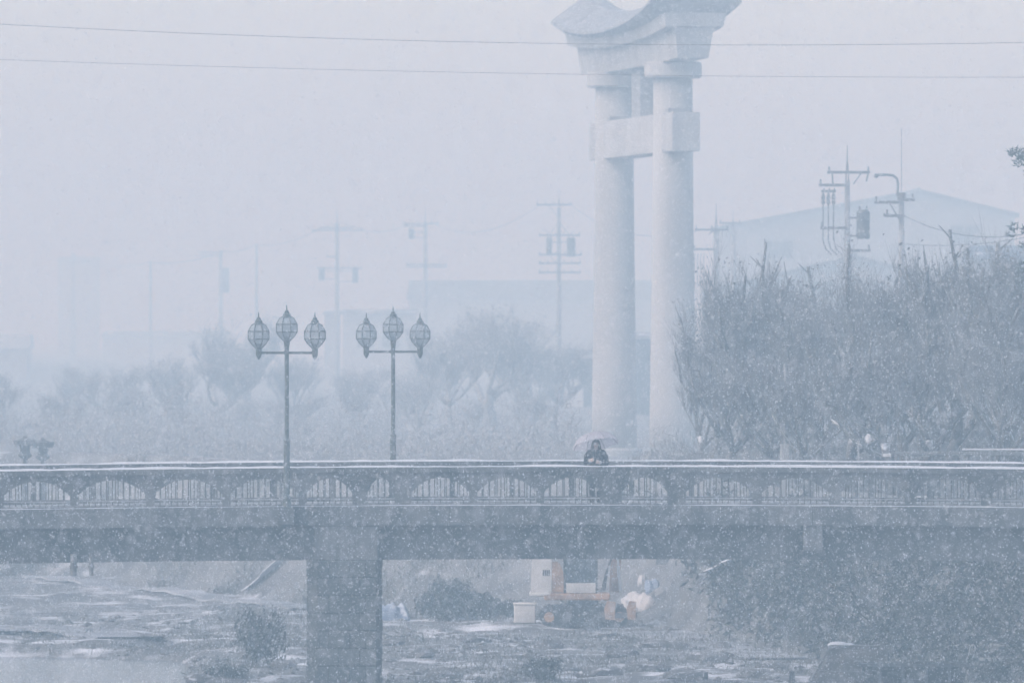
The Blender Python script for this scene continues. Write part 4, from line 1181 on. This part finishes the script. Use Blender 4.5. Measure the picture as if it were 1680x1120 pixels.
for k in range(4):
    s = MB(); s.box(-1.18 + k * 0.055, -1.15 + k * 0.055, -0.712, -0.70, 1.45, 1.62); s.build('vent_slot', 'plastic', cw)
b = MB(); b.prism([(-0.92, 0.98), (-0.55, 0.98), (-0.60, 1.55), (-0.70, 1.80), (-0.80, 1.86), (-0.92, 1.86)], -0.68, 0.1); b.build('side_cowl', 'exorange', ex)
# cab frame
cf = MB()
for (x, y) in ((-0.55, -0.66), (0.35, -0.66), (-0.55, 0.2), (0.35, 0.2)): cf.box(x - 0.035, x + 0.035, y - 0.035, y + 0.035, 0.955, 2.42)
cf.box(-0.62, 0.42, -0.72, 0.26, 2.42, 2.50); cf.build('cab_frame', 'plastic', ex)
for (x0, x1, y0, y1) in ((-0.515, 0.315, -0.67, -0.655), (-0.515, 0.315, 0.195, 0.205), (0.345, 0.355, -0.62, 0.16), (-0.555, -0.545, -0.62, 0.16)):
    s = MB(); s.box(x0, x1, y0, y1, 1.25, 2.38); s.build('cab_window', 'cabglass', ex)
b = MB(); b.bbox(-0.45, 0.05, -0.5, 0.05, 1.0, 1.35, 0.05); b.bbox(-0.48, -0.33, -0.48, 0.03, 1.35, 1.95, 0.04); b.build('seat', 'plastic', ex)
b = MB(); b.bbox(-0.52, 0.33, -0.70, -0.64, 0.96, 1.24, 0.01); b.build('cab_door', 'exwhite', ex)
for k in range(3):
    b = MB(); b.tube([(0.5 + 0.05 * k, 0.2, 1.0), (0.62 + 0.04 * k, 0.24, 1.5 + 0.1 * k), (0.80, 0.26, 1.9 + 0.1 * k), (0.84, 0.26, 2.6)], 0.018, 5); b.build('hydraulic_hose', 'plastic', ex)
b = MB(); b.tube([(-0.3, -0.3, 1.0), (-0.25, -0.42, 1.5)], 0.02, 6); b.build('control_lever', 'plastic', ex)
b = MB(); b.tube([(-1.2, -0.3, 2.25), (-1.2, -0.3, 2.55)], 0.05, 8); b.build('exhaust_pipe', 'polesteel', ex)
b = MB(); b.bbox(-1.56, -0.95, -0.72, 0.72, 0.86, 0.975, 0.03); b.build('counterweight', 'exwhite', ex)
# boom rising, arm, bucket
b = MB(); b.prism([(0.72, 0.95), (1.02, 0.95), (1.10, 2.2), (1.0, 3.2), (0.84, 3.2), (0.80, 2.2)], 0.28, 0.52); b.build('boom', 'exorange', ex)
b = MB(); b.tube([(1.06, 0.22, 0.95), (0.98, 0.22, 1.7)], 0.055, 8); b.tube([(0.98, 0.22, 1.7), (0.95, 0.22, 2.25)], 0.03, 8); b.build('boom_cylinder', 'whitepaint', ex)
b = MB(); b.prism([(0.86, 3.22), (1.05, 3.22), (2.25, 2.35), (2.2, 2.2)], 0.30, 0.50); b.build('dipper_arm', 'exorange', ex)
b = MB(); b.prism([(2.15, 2.35), (2.40, 2.3), (2.5, 1.95), (2.35, 1.75), (2.05, 1.75), (2.1, 2.0)], 0.15, 0.65); b.build('bucket', 'polesteel', ex)
for (x0, x1) in ((0.60, 0.87), (1.24, 1.46)):
    s = MB(); s.prism([(x0, 0.22), (x1, 0.20), (x1 + 0.02, 0.72), (x0 + 0.05, 0.74), (x0 - 0.04, 0.5)], -1.02, -0.86); s.build('outrigger_plate', 'exorange', ex)
s = MB(); s.bbox(0.5, 1.5, -0.85, -0.76, 0.25, 0.4, 0.02); s.build('outrigger_beam', 'polesteel', ex)

x, y, z = GP(861, 1030)
t = thing('storage_box', 'pale square box on the riverbed left of the excavator', 'box', (x, y, z))
b = MB(); b.bbox(-0.35, 0.35, -0.3, 0.3, 0, 0.58, 0.03); b.build('body', 'exwhite', t)
b = MB(); b.bbox(-0.38, 0.38, -0.33, 0.33, 0.585, 0.65, 0.02); b.build('lid', 'exwhite', t)

def draped(name, label, cat, px0, px1, py0, py1, m, seed, depth=1.6, fold=0.12):
    """a tarpaulin over a heap"""
    d = G(py1); x0, x1 = X_(px0, d), X_(px1, d); h = Z_(py0, d) - Z_(py1, d)
    n, mm = 26, 16; r = np.random.RandomState(seed); V = []; F = []
    cx = (x0 + x1) / 2; hw_ = (x1 - x0) / 2; base = gz1(cx, d)
    for j in range(mm + 1):
        for i in range(n + 1):
            u, v = -1 + 2 * i / n, -1 + 2 * j / mm
            e = max(0, 1 - abs(u) ** 2.6) * max(0, 1 - abs(v) ** 2.6)
            zz = h * (e ** 0.55) * (0.75 + 0.25 * math.sin(3.1 * u + seed) * math.cos(2.3 * v + seed)) + fold * 0.4 * math.sin(9 * u + 3 * v + seed) * (e > 0)
            zz += (0.5 * math.sin(17 * u + 5 * v + seed) * math.sin(11 * v - 6 * u) + r.uniform(-.5, .5)) * fold * 0.5 * (e > 0.02)
            V.append((u * hw_, v * depth / 2, max(-0.05, zz) - 0.03))
    for j in range(mm):
        for i in range(n): F.append((j * (n + 1) + i, j * (n + 1) + i + 1, (j + 1) * (n + 1) + i + 1, (j + 1) * (n + 1) + i))
    b = MB(); b.add(V, F)
    o = b.build(name, m, None, True, (cx, d, base + 0.02))
    sd = o.modifiers.new('thick', 'SOLIDIFY'); sd.thickness = 0.02; sd.offset = -1
    return tag(o, label, cat)
draped('tarpaulin', 'pale blue snow-dusted tarpaulin heap between pier and thicket', 'tarpaulin', 612, 672, 990, 1022, 'tarpblue', 2, 1.4)
def raised(name, label, cat, px0, px1, py0, py1, m, seed, depth, fold):
    o = draped(name, label, cat, px0, px1, py0, py1, m, seed, depth, fold)
    g = onbank((px0 + px1) / 2, py1)
    o.location = (g.x, g.y + depth * 0.45, g.z - 0.02); s = g.y / G(py1); o.scale = (s, 1, s)
    o.rotation_euler = (R(14), 0, 0)
    return o
raised('tarpaulin', 'long pale tarpaulin lying up the bank right of the excavator', 'tarpaulin', 1020, 1122, 974, 994, 'tarppale', 5, 1.6, 0.25)
raised('tarpaulin', 'dark blue sheet on the pale tarpaulin beside the excavator', 'tarpaulin', 1058, 1092, 952, 972, 'tarpblue', 8, 1.0, 0.2)
raised('tarpaulin', 'small white sheet next to the excavator boom', 'tarpaulin', 1046, 1062, 942, 960, 'tarppale', 11, 0.6, 0.15)

# snow on the ramp that climbs the right bank, path on the far bank
def strip(name, label, pts, w, m, h=0.06):
    b = MB(); v = []; f = []
    N = len(pts)
    for i, p in enumerate(pts):
        p = Vector(p); q = Vector(pts[min(i + 1, N - 1)]) - Vector(pts[max(i - 1, 0)]); nrm = Vector((-q.y, q.x, 0)).normalized() * w / 2
        for s, dz in ((-1, 0), (-0.9, h), (0.9, h), (1, 0)): v.append(p + nrm * s + Vector((0, 0, dz)))
    for i in range(N - 1):
        for j in range(3): f.append((i * 4 + j, i * 4 + j + 1, i * 4 + j + 5, i * 4 + j + 4))
    b.add(v, f); return tag(b.build(name, m), label, kind='structure')
def smoothpath(pl, n=8):
    out = []
    for a, c in zip(pl[:-1], pl[1:]):
        for k in range(n):
            q = a.lerp(c, k / n); q.z = gz1(q.x, q.y) + 0.03; out.append(q)
    q = pl[-1].copy(); q.z = gz1(q.x, q.y) + 0.03; out.append(q); return out
strip('path', 'snowy footpath along the foot of the far bank', smoothpath([onbank(60, 948), onbank(150, 956), onbank(300, 972), onbank(420, 990), onbank(505, 1002)]), 1.3, 'road')
strip('path', 'narrow snowy ramp climbing the far bank left of the pier', smoothpath([onbank(405, 972), onbank(440, 945), onbank(480, 915)]), 0.9, 'snow')
strip('path', 'snow-filled ramp up the right bank under the bridge', smoothpath([onbank(1165, 948), onbank(1205, 935), onbank(1255, 912)]), 0.9, 'snow')

strip('snow_bar', 'pale snowy sandbar at the lower left', smoothpath([onbank(-60, 1036), onbank(60, 1030), onbank(140, 1038), onbank(215, 1050)]), 2.4, 'road')
strip('snow_bar', 'pale wet mud flat below the right bank', smoothpath([onbank(1010, 1040), onbank(1110, 1048), onbank(1210, 1062), onbank(1300, 1082)]), 2.6, 'road', 0.03)
# stacked materials at the lower right
x, y, z = GP(1390, 1112)
t = thing('rubble_frame', 'sloping wire-framed heap of rubble topped with snow, lower right', 'rubble heap', (x, y, z))
b = MB()
V = []; F = []; n = 18; m_ = 8; r = random.Random(3)
for j in range(m_ + 1):
    for i in range(n + 1):
        u, v = i / n, j / m_
        xx = -1.05 + 2.4 * u; h = 0.95 * min(1, max(0, (u) / 0.25)) * min(1, max(0, (1 - u) / 0.12)) * min(1, v * 4 + 0.0) * min(1, (1 - v) * 4)
        V.append((xx, -0.8 + 1.6 * v, h + r.uniform(-0.06, 0.06) * (h > 0)))
for j in range(m_):
    for i in range(n): F.append((j * (n + 1) + i, j * (n + 1) + i + 1, (j + 1) * (n + 1) + i + 1, (j + 1) * (n + 1) + i))
b.add(V, F); b.build('rubble', 'rock', t)
b = MB(); b.tube([(-1.05, -0.85, 0.0), (-0.48, -0.45, 0.98)], 0.035, 6); b.build('frame_bar', 'polesteel', t)
b = MB(); b.tube([(-0.48, -0.45, 0.98), (1.15, -0.45, 0.97)], 0.025, 6); b.build('frame_bar', 'polesteel', t)
b = MB(); b.tube([(-0.9, -0.83, 0.3), (1.2, -0.83, 0.28)], 0.02, 6); b.build('frame_bar', 'polesteel', t)
b = MB(); b.ell((-0.25, 0, 0.98), (0.30, 0.3, 0.10), 12, 6); b.ell((0.02, 0.05, 0.97), (0.2, 0.22, 0.07), 10, 6); b.build('snow_heap', 'snow', t)
x, y, z = GP(1500, 1128)
t = thing('dark_skip', 'dark low rubbish skip at the bottom edge, right', 'skip', (x, y, z))
b = MB(); b.prism([(-1.25, 0.0), (1.2, 0.0), (1.42, 0.74), (-1.42, 0.74)], -0.6, 0.6); b.build('body', 'rubber', t)
b = MB(); b.box(-1.47, 1.47, -0.66, -0.60, 0.70, 0.78); b.box(-1.47, 1.47, 0.60, 0.66, 0.70, 0.78); b.build('rim', 'polesteel', t)
for k in range(4):
    xx = -0.95 + k * 0.62; b = MB(); b.box(xx - 0.04, xx + 0.04, -0.66, -0.60, 0.02, 0.7); b.build('side_rib', 'polesteel', t)
x, y, z = GP(1299, 1122)
t = thing('pipe_stub', 'short upright pipe pair at the bottom edge by the rubble heap', 'pipe', (x, y, z))
b = MB(); b.tube([(-0.06, 0, -0.1), (-0.02, 0, 0.5)], 0.05, 8); b.build('pipe', 'polesteel', t)
b = MB(); b.tube([(0.06, 0, -0.1), (0.03, 0, 0.5)], 0.045, 8); b.build('pipe', 'polesteel', t)
# leaning rod, hose, planks
a, c = onbank(1552, 1024), onbank(1612, 981)
b = MB(); b.tube([a + Vector((0, -0.3, 0.45)), c + Vector((0, -0.3, 0.45))], 0.022, 6); tag(b.build('leaning_rod', 'hose'), 'pale straight rod lying slanted on the right bank', 'rod')
p0 = onbank(1590, 1090)
b = MB(); u = p0.y / K
hp = []
for px, py in ((1578, 1094), (1588, 1076), (1592, 1060), (1597, 1057), (1600, 1064), (1592, 1080), (1580, 1092), (1600, 1074), (1622, 1068), (1632, 1076), (1624, 1088), (1602, 1093), (1618, 1078), (1629, 1074)):
    hp.append(P(px, py, p0.y - 0.5 - 0.02 * len(hp)))
cr_ = []
for i in range(len(hp) - 1):
    q0, q1, q2, q3 = hp[max(i - 1, 0)], hp[i], hp[i + 1], hp[min(i + 2, len(hp) - 1)]
    for k in range(6):
        t_ = k / 6
        cr_.append(0.5 * ((2 * q1) + (q2 - q0) * t_ + (2 * q0 - 5 * q1 + 4 * q2 - q3) * t_ ** 2 + (3 * q1 - q0 - 3 * q2 + q3) * t_ ** 3))
b.tube(cr_, 0.02, 6); tag(b.build('hose', 'hose'), 'looped pale hose at the lower right corner', 'hose')
for k, (pa, pb) in enumerate([((1605, 1103), (1720, 1107)), ((1622, 1096), (1725, 1099))]):
    a = onbank(*pa); c = Vector((X_(pb[0], a.y), a.y, a.z)); b = MB(); b.bbox(a.x, c.x, a.y - 0.7, a.y - 0.55, a.z + 0.35 - 0.0 + 0.08 * k, a.z + 0.43 + 0.08 * k, 0.01)
    tag(b.build('plank', 'hose'), ('lower' if k == 0 else 'upper') + ' pale plank at the right bottom corner', 'plank')
# boulders and snow clods strewn over the bed
rk = []
for k in range(5):
    r = random.Random(90 + k); bm = bmesh.new(); bmesh.ops.create_icosphere(bm, subdivisions=2, radius=1.0)
    for v in bm.verts:
        v.co *= r.uniform(0.8, 1.15); v.co.z *= 0.6
    me = bpy.data.meshes.new('boulder'); bm.to_mesh(me); bm.free(); me.materials.append(M['rock']); rk.append(me)
r = random.Random(4)
spots = [(1090, 1062, .55, 'broad dark boulder below the tarpaulins'), (1020, 1078, .45, 'boulder on the mud below the excavator tracks'), (1160, 1085, .5, 'boulder on the flat mud left of the rubble heap'), (905, 1065, .4, 'boulder below the excavator rear'),
         (330, 1112, .45, 'pale boulder at the bottom edge left of the pier'), (465, 1100, .35, 'boulder beside the pier foot'), (780, 1060, .35, 'boulder below the shrub thicket'), (690, 1085, .4, 'boulder right of the pier foot'), (1240, 1108, .45, 'boulder at the bottom edge left of the pipes'), (985, 1106, .5, 'boulder at the bottom edge below the excavator')]
spots += [(930, 1098, .4, 'dark boulder left of the pair below the excavator'), (1060, 1098, .45, 'dark boulder right of the pair below the excavator'), (1125, 1108, .5, 'dark boulder nearest the bottom edge, centre right'), (1185, 1066, .35, 'small boulder at the foot of the right bank'), (860, 1085, .38, 'small dark boulder below the pale box'),
          (730, 1105, .42, 'dark boulder at the bottom edge right of the pier'), (1265, 1092, .4, 'dark boulder just left of the upright pipes'), (640, 1060, .3, 'small boulder below the blue tarpaulin')]
for k, (px, py, s, lab) in enumerate(spots):
    x, y, z = GP(px, py)
    tag(link('boulder', rk[k % 5], None, (x, y, z + s * 0.1), (0, 0, k * 1.1), (s * 1.5, s, s * 0.8)), lab, 'boulder', 'boulders on the riverbed')
# stones: gravel over the bed
r_ = np.random.RandomState(12); n = 5000
sx = r_.uniform(-15, 16, n); sy = r_.uniform(206, 268, n)
kp = (sy < np.interp(sx, TX, TY)) & (gz(sx, sy) > -5.2) & (vnoise(sx, sy, 3.0, 33) > 0.4)
sx, sy = sx[kp], sy[kp]; szz = gz(sx, sy); n = len(sx)
oc = np.array([(1, 0, 0), (0, 1, 0), (-1, 0, 0), (0, -1, 0), (0, 0, 1), (0, 0, -1)], float)
of = np.array([(0, 1, 4), (1, 2, 4), (2, 3, 4), (3, 0, 4), (1, 0, 5), (2, 1, 5), (3, 2, 5), (0, 3, 5)])
jit = 1 + r_.uniform(-.35, .35, (n, 6, 3)); ss = (0.04 + 0.12 * r_.random_sample(n) ** 3)[:, None, None]
V = oc[None] * jit * ss * np.array([1.3, 1, .7]) + np.stack([sx, sy, szz], 1)[:, None, :]
F = (of[None] + (np.arange(n) * 6)[:, None, None]).reshape(-1, 3)
tag(link('gravel', np_mesh('gravel', V.reshape(-1, 3), F, 'rock')), 'stones and snow clods strewn over the riverbed', kind='stuff')

# ------------------------------------------------------------------ falling snow
r_ = np.random.RandomState(21); n = 640000
cx = r_.uniform(-17, 17, n); cy = r_.uniform(55, 232, n); cz = r_.uniform(-5, 16, n)
cz[:3000] = r_.uniform(16, 39, 3000)
cx[3000:7000] = r_.uniform(-5, 5, 4000); cy[3000:7000] = r_.uniform(14, 62, 4000); cz[3000:7000] = r_.uniform(1, 9, 4000)
s = (0.0065 + 0.011 * r_.random_sample(n) ** 3)[:, None]
a_ = r_.normal(size=(n, 3)); a_ /= np.linalg.norm(a_, axis=1)[:, None]
b_ = np.cross(a_, r_.normal(size=(n, 3))); b_ /= np.linalg.norm(b_, axis=1)[:, None]
c_ = np.stack([cx, cy, cz], 1); vs = np.array([1, 1, 1.4])
V = np.stack([c_ + a_ * s * vs, c_ + b_ * s * vs * 0.8, c_ - a_ * s * vs, c_ - b_ * s * vs * 0.8], 1).reshape(-1, 3)
tag(link('falling_snow', np_mesh('falling_snow', V, np.arange(n * 4).reshape(-1, 4), 'flake')), 'snowflakes falling through the air', kind='stuff')

# ------------------------------------------------------------------ the snowy air
hm = bpy.data.materials.new('snowy_air'); hm.use_nodes = True
t = hm.node_tree; t.nodes.clear()
o = t.nodes.new('ShaderNodeOutputMaterial'); v = t.nodes.new('ShaderNodeVolumePrincipled')
v.inputs['Color'].default_value = (0.62, 0.85, 1.0, 1)
v.inputs['Absorption Color'].default_value = (1, 1, 1, 1)
v.inputs['Density'].default_value = HAZE_DENSITY
v.inputs['Anisotropy'].default_value = 0.0
t.links.new(v.outputs[0], o.inputs['Volume'])
M['haze'] = hm
b = MB(); b.box(-1000, 1000, -70, 2600, -8, 40)
tag(b.build('haze', 'haze'), 'pale snowy air filling the valley', kind='stuff')
